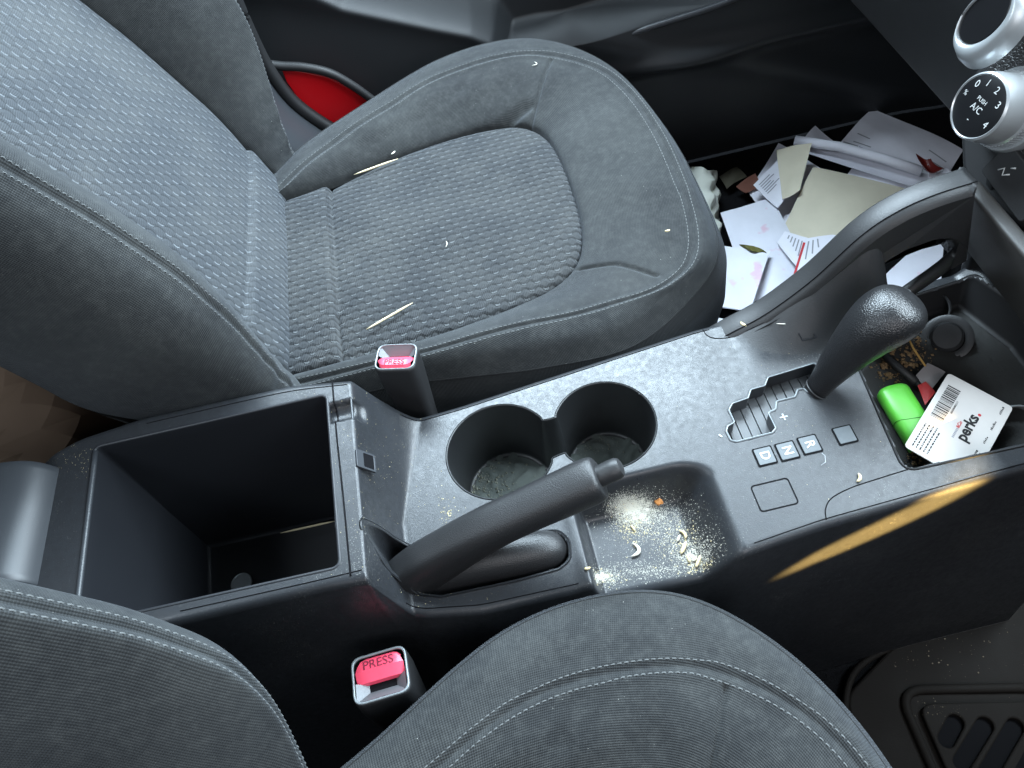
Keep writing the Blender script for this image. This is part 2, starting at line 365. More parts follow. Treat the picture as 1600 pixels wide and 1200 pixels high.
M_wood = flat('toothpick_wood', (0.66, 0.56, 0.36), 0.7, var=0.2)
M_husk = flat('straw_husk', (0.62, 0.52, 0.30), 0.75, var=0.4, vscale=200)
M_pale = flat('pale_crumb', (0.60, 0.58, 0.50), 0.8, var=0.3, vscale=200)
M_orange = flat('orange_crumb', (0.50, 0.20, 0.05), 0.7, var=0.3, vscale=200)
M_leaf = flat('dry_leaf', (0.14, 0.13, 0.030), 0.7, var=0.4, vscale=120)
M_wrap = flat('dark_red_wrapper', (0.13, 0.012, 0.010), 0.35, var=0.3)
M_greypaper = paper('grey_tag_paper', (0.30, 0.28, 0.28))

# ================================================================== large structure
rbox('floor', (2.2, 2.0, 0.04), M_carpet, None, Matrix.Translation((0.0, 0.1, -0.355)), 0.004)['kind'] = 'structure'
rbox('wall', (0.04, 1.6, 0.9), M_carpet, None, Matrix.Translation((1.0, 0.2, -0.05)), 0.004)['kind'] = 'structure'

# ================================================================== seats
# control lines of the passenger cushion, far rear corner -> round the front -> near rear corner
A_ = [(425, 318, .004), (510, 290, .000), (600, 252, .000), (700, 215, .002), (765, 197, .004), (815, 193, .006), (855, 213, .007), (885, 270, .007), (908, 350, .005), (900, 410, .003), (862, 450, .000), (800, 481, -.001), (720, 512, -.002), (640, 538, -.003), (540, 566, -.004), (440, 592, -.004)]
S_ = [(412, 322, .012), (478, 258, .020), (575, 186, .030), (690, 118, .036), (785, 90, .038), (865, 86, .036), (945, 112, .032), (1010, 180, .028), (1060, 280, .024), (1083, 385, .020), (1040, 443, .018), (935, 481, .018), (820, 508, .018), (710, 536, .016), (590, 568, .010), (450, 603, .000)]
O_ = [(400, 300, .004), (462, 236, .012), (560, 168, .022), (685, 93, .026), (797, 61, .028), (882, 69, .026), (965, 112, .022), (1040, 200, .018), (1090, 290, .014), (1122, 385, .004), (1088, 457, -.008), (990, 540, -.011), (850, 574, -.012), (735, 588, -.012), (612, 604, -.014), (470, 640, -.018)]
def seat(name, label, y_mirror=None, shift=(0, 0, 0), back=None):
    sh = np.array(shift, float)
    def fix(P):
        P = np.array(P, float)
        if y_mirror is not None: P[..., 1] = 2*y_mirror-P[..., 1]
        return P+sh
    fl = y_mirror is not None
    base = fix(np.array([0.0, 0.265, -0.33]))
    root = thing(name, label, 'seat', tuple(base))
    A = np.array([atz(*p) for p in A_]); St = np.array([atz(*p) for p in S_]); O = np.array([atz(*p) for p in O_])
    nt = 520
    A, St, O = (catidx(q, nt) for q in (A, St, O))
    # outward direction in plan for the skirt
    T = np.gradient(O, axis=0); N = np.stack([-T[:, 1], T[:, 0], 0*T[:, 0]], 1); N /= np.linalg.norm(N, axis=1)[:, None]
    cen = np.array([-0.05, 0.26, 0]); sg = np.sign(np.sum(N*(O-cen), 1)); N *= sg[:, None]
    k = np.linspace(0, 1, nt)
    nearw = sst(0.60, 0.72, k)                         # the near flank shows a seam and a steep cloth side
    far = 1-nearw
    E1 = O+N*(0.010*far+0.006*nearw)[:, None]+np.array([0, 0, -.022])
    E2 = O+N*(0.012*far+0.010*nearw)[:, None]+np.array([0, 0, -.060])
    E3 = O+N*(0.000*far+0.000*nearw)[:, None]+np.array([0, 0, -.150])
    lip = A+np.array([0, 0, -.007]); lip2 = A*0.93+St*0.07+np.array([0, 0, .0022])
    mid = A*0.5+St*0.5; mid[:, 2] = A[:, 2]*0.35+St[:, 2]*0.65+.004
    mo = St*0.45+O*0.55; mo[:, 2] = np.maximum(St[:, 2], O[:, 2])*0.62+np.minimum(St[:, 2], O[:, 2])*0.38+.003
    rows = [lip, lip2, mid, St, mo, O]
    nrow = [5, 22, 26, 22, 22]
    G = []
    ctrl = np.stack(rows, 1)                            # nt x 6 x 3
    # catmull across every section
    par = []
    P = np.concatenate([2*ctrl[:, :1]-ctrl[:, 1:2], ctrl, 2*ctrl[:, -1:]-ctrl[:, -2:-1]], 1)
    for i in range(5):
        for t in np.linspace(0, 1, nrow[i], endpoint=(i == 4)):
            a, b, c, d = P[:, i], P[:, i+1], P[:, i+2], P[:, i+3]
            G.append(0.5*((2*b)+(c-a)*t+(2*a-5*b+4*c-d)*t*t+(3*b-a-3*c+d)*t**3)); par.append(i+t)
    G = np.stack(G, 0); par = np.array(par)            # rows x nt x 3
    # seams and creases pressed into the cloth
    D = np.zeros(G.shape[:2])
    arc = np.cumsum(np.linalg.norm(np.diff(G, axis=0, prepend=G[:1]), axis=2), 0); js = int(np.argmin(abs(par-3.0)))
    dS = arc-arc[js]
    D += -0.0014*np.exp(-(dS/0.0022)**2)+0.0008*np.exp(-((abs(dS)-0.0055)/0.004)**2)
    def crease(px, depth, w, z=0.03):
        path = polyline([atz(x, y, z) for x, y in px], 30); Q = G.reshape(-1, 3).copy(); Q[:, 2] = 0; path[:, 2] = 0
        q = segdist(Q, path).reshape(D.shape); return -depth*np.exp(-(q/w)**2)
    D += crease([(861, 100), (846, 130), (815, 190)], .0036, .0020)
    D += crease([(905, 413), (960, 416), (1025, 436)], .0034, .0020, .012)
    D += crease([(815, 150), (720, 190), (610, 238), (520, 268)], .0035, .006)
    D += crease([(830, 168), (760, 192), (690, 212)], .0040, .005, .015)
    D += crease([(720, 140), (640, 180), (560, 215)], .0020, .008)
    D += crease([(660, 180), (800, 130)], .0012, .010)
    lum = 0.0016*np.sin(G[..., 0]*41+1.3*np.sin(G[..., 1]*33))*np.sin(G[..., 1]*37+G[..., 0]*12)
    fade = np.clip(1-abs(par-2.6)/2.2, 0, 1)[:, None]; D += lum*fade
    G[..., 2] += D
    uv = np.stack([np.repeat(k[None]*1.35, len(par), 0), arc], -1)
    cush = gridmesh('cushion', fix(G), M_bol, root, uv=uv, flip=not fl)
    sub = cush
    # side panel below a piped seam
    SK = []
    base_rows = [O, E1, E2, E3]
    for i in range(3):
        for t in np.linspace(0, 1, 10, endpoint=(i == 2)): SK.append(base_rows[i]*(1-t)+base_rows[i+1]*t)
    SK = np.stack(SK, 0); sarc = np.cumsum(np.linalg.norm(np.diff(SK, axis=0, prepend=SK[:1]), axis=2), 0)
    gridmesh('side_panel', fix(SK), M_side, root, uv=np.stack([np.repeat(k[None]*1.35, len(SK), 0), sarc], -1), flip=not fl)
    tube('piping', fix(O[::3]+np.array([0, 0, -.0002])), 0.0007, M_side, cush, 6)
    # insert panel of the cushion
    im = int(np.argmax(A[:, 0])); fa, ne = A[:im+1], A[im:][::-1]
    fa = fa[np.argsort(fa[:, 0])]; ne = ne[np.argsort(ne[:, 0])]
    nx, ny = 260, 170
    xs = -0.245+(A[im, 0]-0.0004+0.245)*np.sin(np.linspace(0, math.pi/2, nx))**0.9
    yf = np.interp(xs, fa[:, 0], fa[:, 1]); yn = np.interp(xs, ne[:, 0], ne[:, 1])
    v = np.linspace(0, 1, ny)
    X = np.repeat(xs[:, None], ny, 1); Y = yn[:, None]*(1-v)+yf[:, None]*v
    zf = np.interp(xs, fa[:, 0], fa[:, 2]); zn = np.interp(xs, ne[:, 0], ne[:, 2])
    Z = zn[:, None]*(1-v)+zf[:, None]*v
    Q = np.stack([X, Y, 0*X], -1).reshape(-1, 3); Ad = A[::4].copy(); Ad[:, 2] = 0
    dist = segdist(Q, Ad).reshape(X.shape)
    Z = Z-0.0065*np.exp(-dist/0.0040)+0.004*(1-np.exp(-dist/0.03))
    sx = -0.151+0.02*(Y-0.2)*0.3
    q = X-sx
    Z += np.where(q < 0, 0.0060*np.exp(q/0.060)*(1-np.exp(q/0.0022)), -0.0040*np.exp(-q/0.014))-0.0025*np.exp(-(q/0.0014)**2)
    Z += 0.0015*np.sin(X*28+Y*17)*np.sin(Y*31)
    Z -= 0.030*sst(-0.195, -0.245, X)
    gridmesh('insert', fix(np.stack([X, Y, Z], -1)), M_ins, root, uv=np.stack([X, Y], -1), flip=not fl)
    # stitches either side of the seam
    def stitches(nm, path, nrm, parent, ln=0.0030, pitch=0.0044, w=0.0004):
        L = np.r_[0, np.cumsum(np.linalg.norm(np.diff(path, axis=0), axis=1))]; V = []; F = []
        for s0 in np.arange(0, L[-1]-pitch, pitch):
            a = np.array([np.interp(s0, L, path[:, j]) for j in range(3)]); b = np.array([np.interp(s0+ln, L, path[:, j]) for j in range(3)])
            n = np.array([np.interp(s0, L, nrm[:, j]) for j in range(3)]); n /= np.linalg.norm(n)+1e-9; d = b-a; d /= np.linalg.norm(d)+1e-9; sd = np.cross(d, n)
            o = len(V); m_ = (a+b)/2
            for e, hh in ((a, -.0002), (m_, .00055), (b, -.0002)):
                V += [e+n*hh-sd*w, e+n*(hh+.0003), e+n*hh+sd*w]
            for i in (0, 3): F += [(o+i, o+i+1, o+i+4, o+i+3), (o+i+1, o+i+2, o+i+5, o+i+4)]
        return mesh(nm, fix(np.array(V)), F, M_thr, parent, True, 'stuff')
    dt = np.gradient(G, axis=1); dr = np.gradient(G, axis=0); NR = np.cross(dt, dr); NR /= np.linalg.norm(NR, axis=2)[..., None]+1e-9
    NR *= np.sign(NR[..., 2:3]+1e-6)
    for off in (-0.0050, 0.0050):
        pth, nn = [], []
        for i in range(nt):
            j = int(np.argmin(abs(dS[:, i]-off))); pth.append(G[j, i]); nn.append(NR[j, i])
        pth = np.array(pth)
        for c_ in range(3): pth[3:-3, c_] = np.convolve(pth[:, c_], np.ones(7)/7, 'valid')
        stitches('stitching', pth, np.array(nn), cush)
    if back is not None: sh = np.array(back, float)
    # ---------------- backrest: s up the back, n out of its face
    th = R_(28)
    def B(s, y, n): return np.stack(np.broadcast_arrays(-.2-s*math.sin(th)+n*math.cos(th), y, s*math.cos(th)+n*math.sin(th)), -1)
    ns_, s = 240, np.linspace(-0.05, 0.50, 240)
    inn = np.interp(s, [-.05, 0, .05, .1, .16, .22, .35, .5], [.062, .068, .090, .112, .130, .138, .140, .136])
    inf = np.interp(s, [-.05, 0, .05, .1, .2, .35, .5], [.345, .352, .372, .392, .408, .412, .408])
    for arr in (inn, inf):
        arr[6:-6] = np.convolve(arr, np.ones(13)/13, 'valid')
    ny = 170; v = np.linspace(0, 1, ny); SS = np.repeat(s[:, None], ny, 1); YY = inn[:, None]*(1-v)+inf[:, None]*v
    w_ = (inf-inn)[:, None]; ed = np.minimum(v, 1-v)*w_
    NN = 0.006*(1-np.exp(-ed/0.04))-0.010*np.exp(-ed/0.005)
    q = SS-0.052
    NN += np.where(q < 0, 0.0040*np.exp(q/0.06)*(1-np.exp(q/0.0022)), -0.002*np.exp(-q/0.016))-0.002*np.exp(-(q/0.0014)**2)
    NN -= 0.02*sst(0.02, -0.05, SS); NN -= 0.02*(SS-0.2)**2
    ii = gridmesh('back_insert', fix(B(SS, YY, NN)), M_insb, root, uv=np.stack([SS, YY], -1), flip=fl)
    tp = sst(-0.03, 0.16, s)                              # the side bolsters swell upwards
    for side in (-1, 1):
        e = inn if side < 0 else inf
        W = 0.115*(0.40+0.60*tp) if side < 0 else 0.088*(0.45+0.55*tp)
        hgt = 0.012+0.046*tp if side < 0 else 0.010+0.078*sst(-0.04, 0.17, s)
        prof = [(0.0, -.012, 0), (0.03, .004, .0), (0.22, 0, .55), (0.52, 0, .96), (0.66, 0, 1.0), (0.86, 0, .84), (0.98, 0, .40), (1.0, -.022, .0), (0.97, -.060, 0), (0.90, -.096, 0)]
        ctrl = np.stack([B(s, e+side*W*p[0], p[1]*(0.55+0.45*tp)+hgt*p[2]) for p in prof], 0)
        G2 = []; P2 = np.concatenate([2*ctrl[:1]-ctrl[1:2], ctrl, 2*ctrl[-1:]-ctrl[-2:-1]], 0); par2 = []
        for i in range(len(prof)-1):
            for t in np.linspace(0, 1, 14, endpoint=(i == len(prof)-2)):
                a, b, c, d = P2[i], P2[i+1], P2[i+2], P2[i+3]
                G2.append(0.5*((2*b)+(c-a)*t+(2*a-5*b+4*c-d)*t*t+(3*b-a-3*c+d)*t**3)); par2.append(i+t)
        G2 = np.stack(G2, 0); par2 = np.array(par2); arc2 = np.cumsum(np.linalg.norm(np.diff(G2, axis=0, prepend=G2[:1]), axis=2), 0)
        j2 = int(np.argmin(abs(par2-(4.25 if side < 0 else 4.05)))); d2 = arc2-arc2[j2]
        nrm = np.array([math.cos(th), 0, math.sin(th)]); DD = -0.002*np.exp(-(d2/.0022)**2)+.0011*np.exp(-((abs(d2)-.0055)/.004)**2)
        puck = 0.004*(1-sst(0.0, 0.09, s))[None]*np.sin(s[None]*260+arc2*40)*np.clip(1-abs(par2-4)/4, 0, 1)[:, None]
        G2 = G2+(DD+puck*0.5)[..., None]*nrm
        bo = gridmesh('back_bolster', fix(G2), M_bol, root, uv=np.stack([np.repeat(s[None], len(par2), 0), arc2], -1), flip=(side < 0) != fl)
        for off in (-.005, .005):
            pth = np.array([G2[int(np.argmin(abs(d2[:, i]-off))), i] for i in range(len(s))])
            for c_ in range(3): pth[3:-3, c_] = np.convolve(pth[:, c_], np.ones(7)/7, 'valid')
            stitches('stitching', pth, np.repeat(nrm[None], len(s), 0), bo)
    # back shell closing the backrest behind
    yb = np.linspace(0, 1, 20); e0 = inn-0.103*(0.40+0.60*tp); e1 = inf+0.079*(0.45+0.55*tp)
    gridmesh('back_shell', fix(B(np.repeat(s[:, None], 20, 1), e0[:, None]*(1-yb)+e1[:, None]*yb, -0.094-0.012*np.sin(yb*math.pi)*np.ones_like(s)[:, None])), M_side, root)
    # base frame under the cushion, standing on the floor
    rbox('seat_base', (0.34, 0.36, 0.21), M_dark, root, Matrix.Translation(Vector(fix(np.array([-0.03, 0.265, -0.228])))), 0.01)
    return root
seat('passenger_seat', 'dusty grey cloth passenger seat with patterned insert, beyond the console')
seat('driver_seat', 'dusty grey cloth driver seat at the bottom edge, beside the handbrake', shift=(-0.045, -0.706, -0.005), back=(0.020, -0.713, 0.0))

# ================================================================== centre console
con = thing('center_console', 'scuffed black plastic centre console with open bin, cup holders and shift panel', 'console', (0.0, -0.095, -0.335))
XT = -0.128
def deckz(x, y):
    x, y = np.broadcast_arrays(np.asarray(x, float), np.asarray(y, float))
    xb = np.maximum(-0.080+0.27*y, XT+0.018)
    t = np.clip((x-XT)/(xb-XT), 0, 1)
    z = 0.06*(1-t)**1.55
    z = z-0.05*sst(-0.372, -0.46, x)                                     # falls away behind the bin
    # open coin scoop ahead of the handbrake
    dx0 = (0.023-x)/0.010; dx1 = (x-0.140)/0.034; dy1 = (y+0.112)/0.020   # wall offsets in units of each wall's width
    k1 = np.hypot(np.maximum(dx1+1, 0), np.maximum(dy1+1, 0))-1
    d = np.maximum(k1, dx0)
    z = z-0.032*sst(0.0, -1.0, d)
    # soft crest between handbrake deck and scoop
    z = z+0.0016*np.exp(-((x-0.021)/0.006)**2)*(y < -0.10)
    # root of the fin: the passenger edge sweeps up in a hollow curve
    top_x = np.interp(x, [.168, .20, .228, .262, .294, .318, .345], [-.004, .004, .018, .048, .088, .106, .116])
    z = z+np.clip(top_x-.003, 0, .09)*sst(.352, .306, x)*sst(-.066, -.006, y-0.008)**1.15
    z = z-.012*sst(.305, .330, x)*sst(-.030, -.012, y)*sst(.43, .41, x)
    # thumb groove across the bin front
    gq = np.clip(1-((y+.030)/.0095)**2, 0, 1); z = z-.0085*np.sqrt(gq)*(x > -.153)*sst(-.120, -.127, x)
    return z
def yL(x): return np.interp(x, [-.46, -.42, -.39, -.357, -.305, -.18, -.135, -.11, -.088, -.05, 0, .17, .46], [-.050, -.028, -.006, .007, .013, .010, .002, -.004, -.010, -.008, -.003, .014, .016])
def yR(x): return np.interp(x, [-.46, -.16, -.125, -.105, -.06, .0, .13, .20, .35, .46], [-.174, -.176, -.178, -.188, -.196, -.197, -.200, -.193, -.187, -.186])
xs = np.arange(-0.455, 0.455, 0.0016); nxs = len(xs)
kern = np.ones(9)/9
def sm(a): b = a.copy(); b[4:-4] = np.convolve(a, kern, 'valid'); return b
yl, yr = sm(yL(xs)), sm(yR(xs))
rr = 0.007
cols = []
def edge(yedge, sgn, x):
    zc = deckz(x, yedge-sgn*rr); out = []
    for zz, dy in ((-.325, .030), (-.24, .024), (-.16, .017), (-.09, .009), (-.05, .0055), (-.03, .0035), (-.018, .002)):
        out.append(np.stack([x, yedge+sgn*dy, np.minimum(zc, 0.02)*sst(-.30, -.02, zz)+zc*(1-sst(-.30, -.02, zz))*0+zz], -1) if False else np.stack([x, yedge+sgn*dy, zz+np.clip(zc, -.05, .06)*float(sst(-.2, -.018, zz))], -1))
    for a in np.linspace(0, math.pi/2, 8)[:-1]:
        out.append(np.stack([x, yedge-sgn*rr*(1-math.cos(a)), zc-rr*(1-math.sin(a))], -1))
    return out
cols += edge(yl, 1, xs)
vv = np.linspace(0, 1, 126)
for v in vv:
    yy = (yl-rr)*(1-v)+(yr+rr)*v; cols.append(np.stack([xs, yy, deckz(xs, yy)], -1))
cols += edge(yr, -1, xs)[::-1]
G = np.stack(cols, 1)
# openings (plan outlines)
def zpoly(px, z): return np.array([atz(x, y, z)[:2] for x, y in px])
bin_o = ccw(rounded([(-.342, -.009), (-.150, -.0115), (-.1475, -.161), (-.334, -.158)], .005))
cupc = [atz(781, 715, 0)[:2], atz(948, 672, 0)[:2]]
c1, c2 = np.array([-0.0225, -0.0635]), np.array([0.0675, -0.0625]); r1, r2 = .0445, .0418
def cup_outline():
    a1 = np.linspace(R_(24), R_(336), 60); a2 = np.linspace(R_(-156), R_(156), 60)
    p1 = np.stack([c1[0]+r1*np.cos(a1), c1[1]+r1*np.sin(a1)], 1); p2 = np.stack([c2[0]+r2*np.cos(a2), c2[1]+r2*np.sin(a2)], 1)
    return catmull(np.vstack([p1, p2]), 240, True)
cup_o = ccw(cup_outline())
hb_o = ccw(rounded(zpoly([(600, 868), (612, 850), (640, 856), (760, 850), (846, 834), (872, 832), (886, 846), (889, 872), (872, 886), (800, 906), (690, 929), (660, 926), (622, 905)], 0.0), .009, 5))
gate_px = [(1273, 568), (1200, 590), (1195, 603), (1173, 609), (1169, 622), (1144, 631), (1139, 641), (1148, 660), (1137, 666), (1135, 674), (1142, 688), (1151, 690), (1206, 676), (1212, 669), (1200, 645), (1212, 639), (1213, 627), (1242, 620), (1246, 609), (1256, 607), (1262, 613), (1287, 610), (1295, 604), (1291, 596)]
gate_o = ccw(polyline(rounded(zpoly(gate_px, 0.0), .0018, 4), 360, True))
tray_o = ccw(rounded([(.276, -.163), (.287, -.055), (.292, -.046), (.310, -.034), (.336, -.016), (.356, -.002), (.42, .003), (.44, -.06), (.44, -.166)], .008))
cx = (G[:-1, :-1]+G[1:, 1:])/2
drop = np.zeros(cx.shape[:2], bool)
for ol in (bin_o, cup_o, hb_o, gate_o, tray_o): drop |= inside(offset(ol, 0.0010), cx[..., 0], cx[..., 1])
body = gridmesh('body', G, M_con, con, drop=drop, flip=True)
body.data.materials.append(M_soft)
for p_ in body.data.polygons:
    c_ = p_.center; wx, wy = c_.x+con.location.x, c_.y+con.location.y
    if wx > .172 and wy > -.060 and c_.z+con.location.z > .0035 and abs(wy) < .07: p_.material_index = 1
lc = [0]
def liner(name, ol, mat, floor, parent=con, lw=.0038, lh=.0005, r=.0018, taper=.003, fmat=None, fname=None, fil=.004):
    n = len(ol); rows = []
    def row(d, dz, absz=None):
        q = offset(ol, d); zz = deckz(q[:, 0], q[:, 1])+dz if absz is None else np.full(n, absz)
        rows.append(np.c_[q, zz])
    row(lw, -.0012); row(lw*.85, lh*.4); row(lw*.6, lh)
    for a in np.linspace(0, math.pi/2, 6): row(r*(1-math.sin(a)), lh-r*(1-math.cos(a)))
    zt = deckz(ol[:, 0], ol[:, 1])+lh-r
    for t in np.linspace(.06, 1, 12):
        q = offset(ol, -taper*t); rows.append(np.c_[q, zt*(1-t)+(floor+fil)*t])
    for a in np.linspace(0, math.pi/2, 5)[1:]: row(-taper-fil*(1-math.cos(a)), 0, floor+fil*(1-math.sin(a)))
    o = gridmesh(name, np.stack(rows, 0), mat, parent, wrap=True, flip=False)
    recalc_up(o)
    last = rows[-1]; cen = last.mean(0); m = 26
    return o, last
def recalc_up(o):
    # the lip's faces must look up
    me = o.data; p = me.polygons[len(me.polygons)*2//23 if len(me.polygons) > 60 else 0]
    if p.normal.z < 0: me.flip_normals()
def floorplate(name, ol, z, mat, parent, kind=None, relief=None):
    """tessellated floor inside an outline"""
    lo, hi = ol.min(0), ol.max(0); st = .0022
    gx = np.arange(lo[0]-st, hi[0]+st, st); gy = np.arange(lo[1]-st, hi[1]+st, st)
    X, Y = np.meshgrid(gx, gy, indexing='ij'); Z = np.full(X.shape, z) + (relief(X, Y) if relief else 0)
    P = np.stack([X, Y, Z], -1); cxy = (P[:-1, :-1]+P[1:, 1:])/2
    return gridmesh(name, P, mat, parent, drop=~inside(offset(ol, .001), cxy[..., 0], cxy[..., 1]))
M_cupfloor = plastic('cup_rubber_dirty', (0.085, 0.098, 0.090), 0.9, 500, 0.8, dust=1.6, smudge=0.1, dustcol=(0.26, 0.26, 0.21))
# storage bin
bl, _ = liner('bin_liner', bin_o, M_bin, -.128, lw=.003, r=.0015, taper=.006)
floorplate('bin_floor', offset(bin_o, -.006), -.1282, M_bin, bl)
tube('bin_rear_edge', [(-.3415+.0005*i, -.0125-.0145*i, .0597) for i in range(11)], .0022, M_hinge, bl, 10)  # lighter than the bin, its colour stands for the highlight on this edge
# cup holders
cl, _ = liner('cup_liner', cup_o, M_cup, -.074, lw=.0022, r=.0014, taper=.005)
def cuprel(X, Y):
    ridge = 0.0
    clump = np.maximum(0, np.sin(X*240+2*np.sin(Y*190))*np.sin(Y*260+1.5*np.sin(X*170))-.15)*0.0030
    return ridge+clump
floorplate('cup_floor', offset(cup_o, -.005), -.0742, M_cupfloor, cl, relief=cuprel)
# handbrake slot
hl, _ = liner('handbrake_slot_liner', hb_o, M_con, -.05, lw=.0035, lh=.0006, r=.0022, taper=.001)
floorplate('slot_floor', hb_o, -.0505, M_dark, hl)
# shift gate
gl, _ = liner('shift_gate_liner', gate_o, M_hinge, -.017, lw=.0016, lh=.0005, r=.0007, taper=.0001, fil=.0005)  # liner colour lightened to carry the bright rim highlights
tube('gate_rim_highlight', np.c_[gate_o, deckz(gate_o[:, 0], gate_o[:, 1])+.0003], .00055, M_frame, gl, 6, closed=True)  # pale grey tube painted in as the highlight along the gate edge
gx0, gx1 = gate_o[:, 0].min(), gate_o[:, 0].max()
floorplate('gate_floor', gate_o, -.0205, M_gap, gl)
M_slat = plastic('gate_slat_plastic', (0.055, 0.058, 0.062), 0.38, 1500, 0.1, smudge=0.08)
a0 = Vector((atz(1150, 690, -.01)[0], atz(1150, 690, -.01)[1], 0)); nsl = 12
for i in range(nsl):
    x = gx0-.002+(gx1-gx0+.004)*(i+.5)/nsl; wdt = (gx1-gx0+.004)/nsl-.0006
    lo = -.118; hi = -.046
    # keep only the span inside the gate
    ysamp = np.linspace(lo, hi, 90); ins = inside(gate_o, np.full(90, x), ysamp)
    if not ins.any(): continue
    ya, yb = ysamp[ins].min()-.003, ysamp[ins].max()+.003
    rbox('slat', (wdt, yb-ya, .003), M_slat, gl, Matrix.Translation((x, (ya+yb)/2, -.0160)), .0002, 1)
# front tray
M_trayf = plastic('tray_rubber_mat', (0.016, 0.016, 0.015), 0.7, 400, 0.6, smudge=0.1, dust=0.5, dustcol=(0.16, 0.12, 0.07))
tl, _ = liner('tray_liner', tray_o, M_dark, -.036, lw=.0035, lh=.0006, r=.003, taper=.006)
floorplate('tray_mat', offset(tray_o, -.004), -.0362, M_trayf, tl, relief=lambda X, Y: .0005*np.sign(np.sin((X+Y*.6)*1400)))
# thin joints between the mouldings
def joint(px, z=0.0, w=.00045, name='panel_joint', pts=None, n=60, mat=M_gap):
    P = np.array([atz(x, y, z) for x, y in px]) if pts is None else np.array(pts)
    P = catmull(P, n); P[:, 2] = deckz(P[:, 0], P[:, 1])+.00012
    return tube(name, P, w, mat, body, 6)
joint([(1098, 515), (1106, 525), (1124, 529), (1160, 524), (1200, 516)], .0)
joint([(1291, 812), (1290, 795), (1300, 778), (1330, 762), (1372, 748), (1420, 733)], .0)
for sgn, f in ((1, yl), (-1, yr)):
    lo, hi = (-.10, .19) if sgn > 0 else (.145, .43)
    msk = (xs > lo) & (xs < hi); q = np.stack([xs[msk], f[msk]-sgn*.0062, 0*xs[msk]], 1)[::8]
    joint(None, pts=q, n=120, w=.0004)
msk = (xs > -.115) & (xs < .026); joint(None, pts=np.stack([xs[msk], yr[msk]+.0062, 0*xs[msk]], 1)[::8], n=80, w=.0004)
joint(None, pts=[(-.1432, .001, .06), (-.1425, -.05, .06), (-.1405, -.11, .06), (-.139, -.171, .06)], w=.0007)
joint(None, pts=[(-.30, .0035, .06), (-.24, .003, .06), (-.18, .0015, .06), (-.131, -.0055, .06)], w=.0004)
joint(None, pts=[(-.131, -.1685, .06), (-.16, -.1685, .06), (-.20, -.168, .06), (-.26, -.167, .06)], w=.0004)
tube('bin_front_edge', catmull([(-.1292, -.004, .0585), (-.1290, -.06, .0588), (-.1288, -.12, .0588), (-.1290, -.166, .0585)], 40), .0010, M_hinge, body, 8)
# notch and latch of the bin front
lt = frame((-.1235, -.0775, .0535), (.55, 0, -.83), (0, 1, 0))
lat = plate('latch_frame', [rounded([(-.009, -.008), (.010, -.008), (.010, .008), (-.009, .008)], .0015), rounded([(-.002, -.0062), (.0082, -.0062), (.0082, .0062), (-.002, .0062)], .001)], .002, M_hinge, body, lt, .0003)
plate('latch_hole', [rounded([(-.002, -.0062), (.0082, -.0062), (.0082, .0062), (-.002, .0062)], .001)], .0012, M_gap, lat, lt)
# hinge cover of the lid and the raised armrest lid behind it
prof = [(-.470, .040), (-.452, .066), (-.430, .080), (-.405, .084), (-.384, .078), (-.371, .062), (-.367, .040), (-.367, .015)]
pp = catmull(prof, 50); yv = np.r_[-.0185, -.0195, np.linspace(-.021, -.120, 20), -.1215, -.1225]; sc = np.r_[.90, .975, np.ones(20), .975, .90]
hc = np.stack([np.stack([(pp[:, 0]+.415)*s-.415, np.full(50, y), (pp[:, 1]-.03)*s+.03], -1) for y, s in zip(yv, sc)], 0)
hg = gridmesh('hinge_cover', hc, M_hinge, con, cap=False); recalc(hg)
for e, nm in ((0, 'hinge_cap'), (-1, 'hinge_cap')):
    mesh(nm, hc[e], [list(range(50))], M_dark, hg, False)
al = thing('armrest_lid', 'dark armrest lid tipped up behind the open console bin', 'armrest', (-.47, -.07, .05))
ax = (-.42, 0, .90)
rbox('pad', (.25, .155, .040), M_soft, al, Matrix.Translation((-.560, -.075, .175)) @ Matrix.Rotation(R_(-62), 4, 'Y'), .012, 4)
rbox('hinge_arm', (.05, .10, .012), M_dark, al, Matrix.Translation((-.480, -.072, .055)) @ Matrix.Rotation(R_(-55), 4, 'Y'), .004, 3)
# shift panel furniture
M_up = (0, 0, 1)
def onpanel(px, xd=(1, 0, 0), dz=.0005, z=.0):
    p = atz(px[0], px[1], z); zz = float(deckz(p[0], p[1])); return frame((p[0], p[1], zz+dz), xd, Vector((0, 0, 1)).cross(Vector(xd)))
def sq(a, b, r): return rounded([(-a, -b), (a, -b), (a, b), (-a, b)], r)
for px, ch in (((1195, 713), 'D'), ((1230, 705), 'N'), ((1265, 695), 'R'), ((1320, 680), '')):
    m = onpanel(px); a = .0066
    w = plate('indicator_surround', [sq(a+.0012, .0070+.0012, .0012)], .0006, M_gap, body, m)
    i = plate('indicator_window', [sq(a, .0070, .0009)], .0010, M_win, body, onpanel(px, dz=.0006))
    if ch: text('letter', ch, .0105, M_white, i, onpanel(px, (0, -1, 0), .0013), .0001, .0001)
def ringline(px, a, b, r, nm, xd=(1, 0, 0)):
    o = plate(nm, [sq(a, b, r), sq(a-.0009, b-.0009, max(r-.0006, .0003))], .0005, M_gap, body, onpanel(px, xd, .0002)); return o
ringline((1210, 773), .0150, .0115, .0032, 'shift_lock_cover')
ringline((1256, 538), .0062, .0060, .0006, 'button_blank')
text('plus_mark', '+', .0130, M_lgrey, body, onpanel((1225, 653)), .0001, .0001)
text('minus_mark', '-', .0130, M_lgrey, body, onpanel((1127, 680), (.5, -.8, 0)), .0001, .0001)
tube('scratch_mark', [atz(1283, 727, .0052), atz(1290, 722, .0052), atz(1289, 712, .0052), atz(1284, 708, .0052)], .00025, M_lgrey, body, 5)
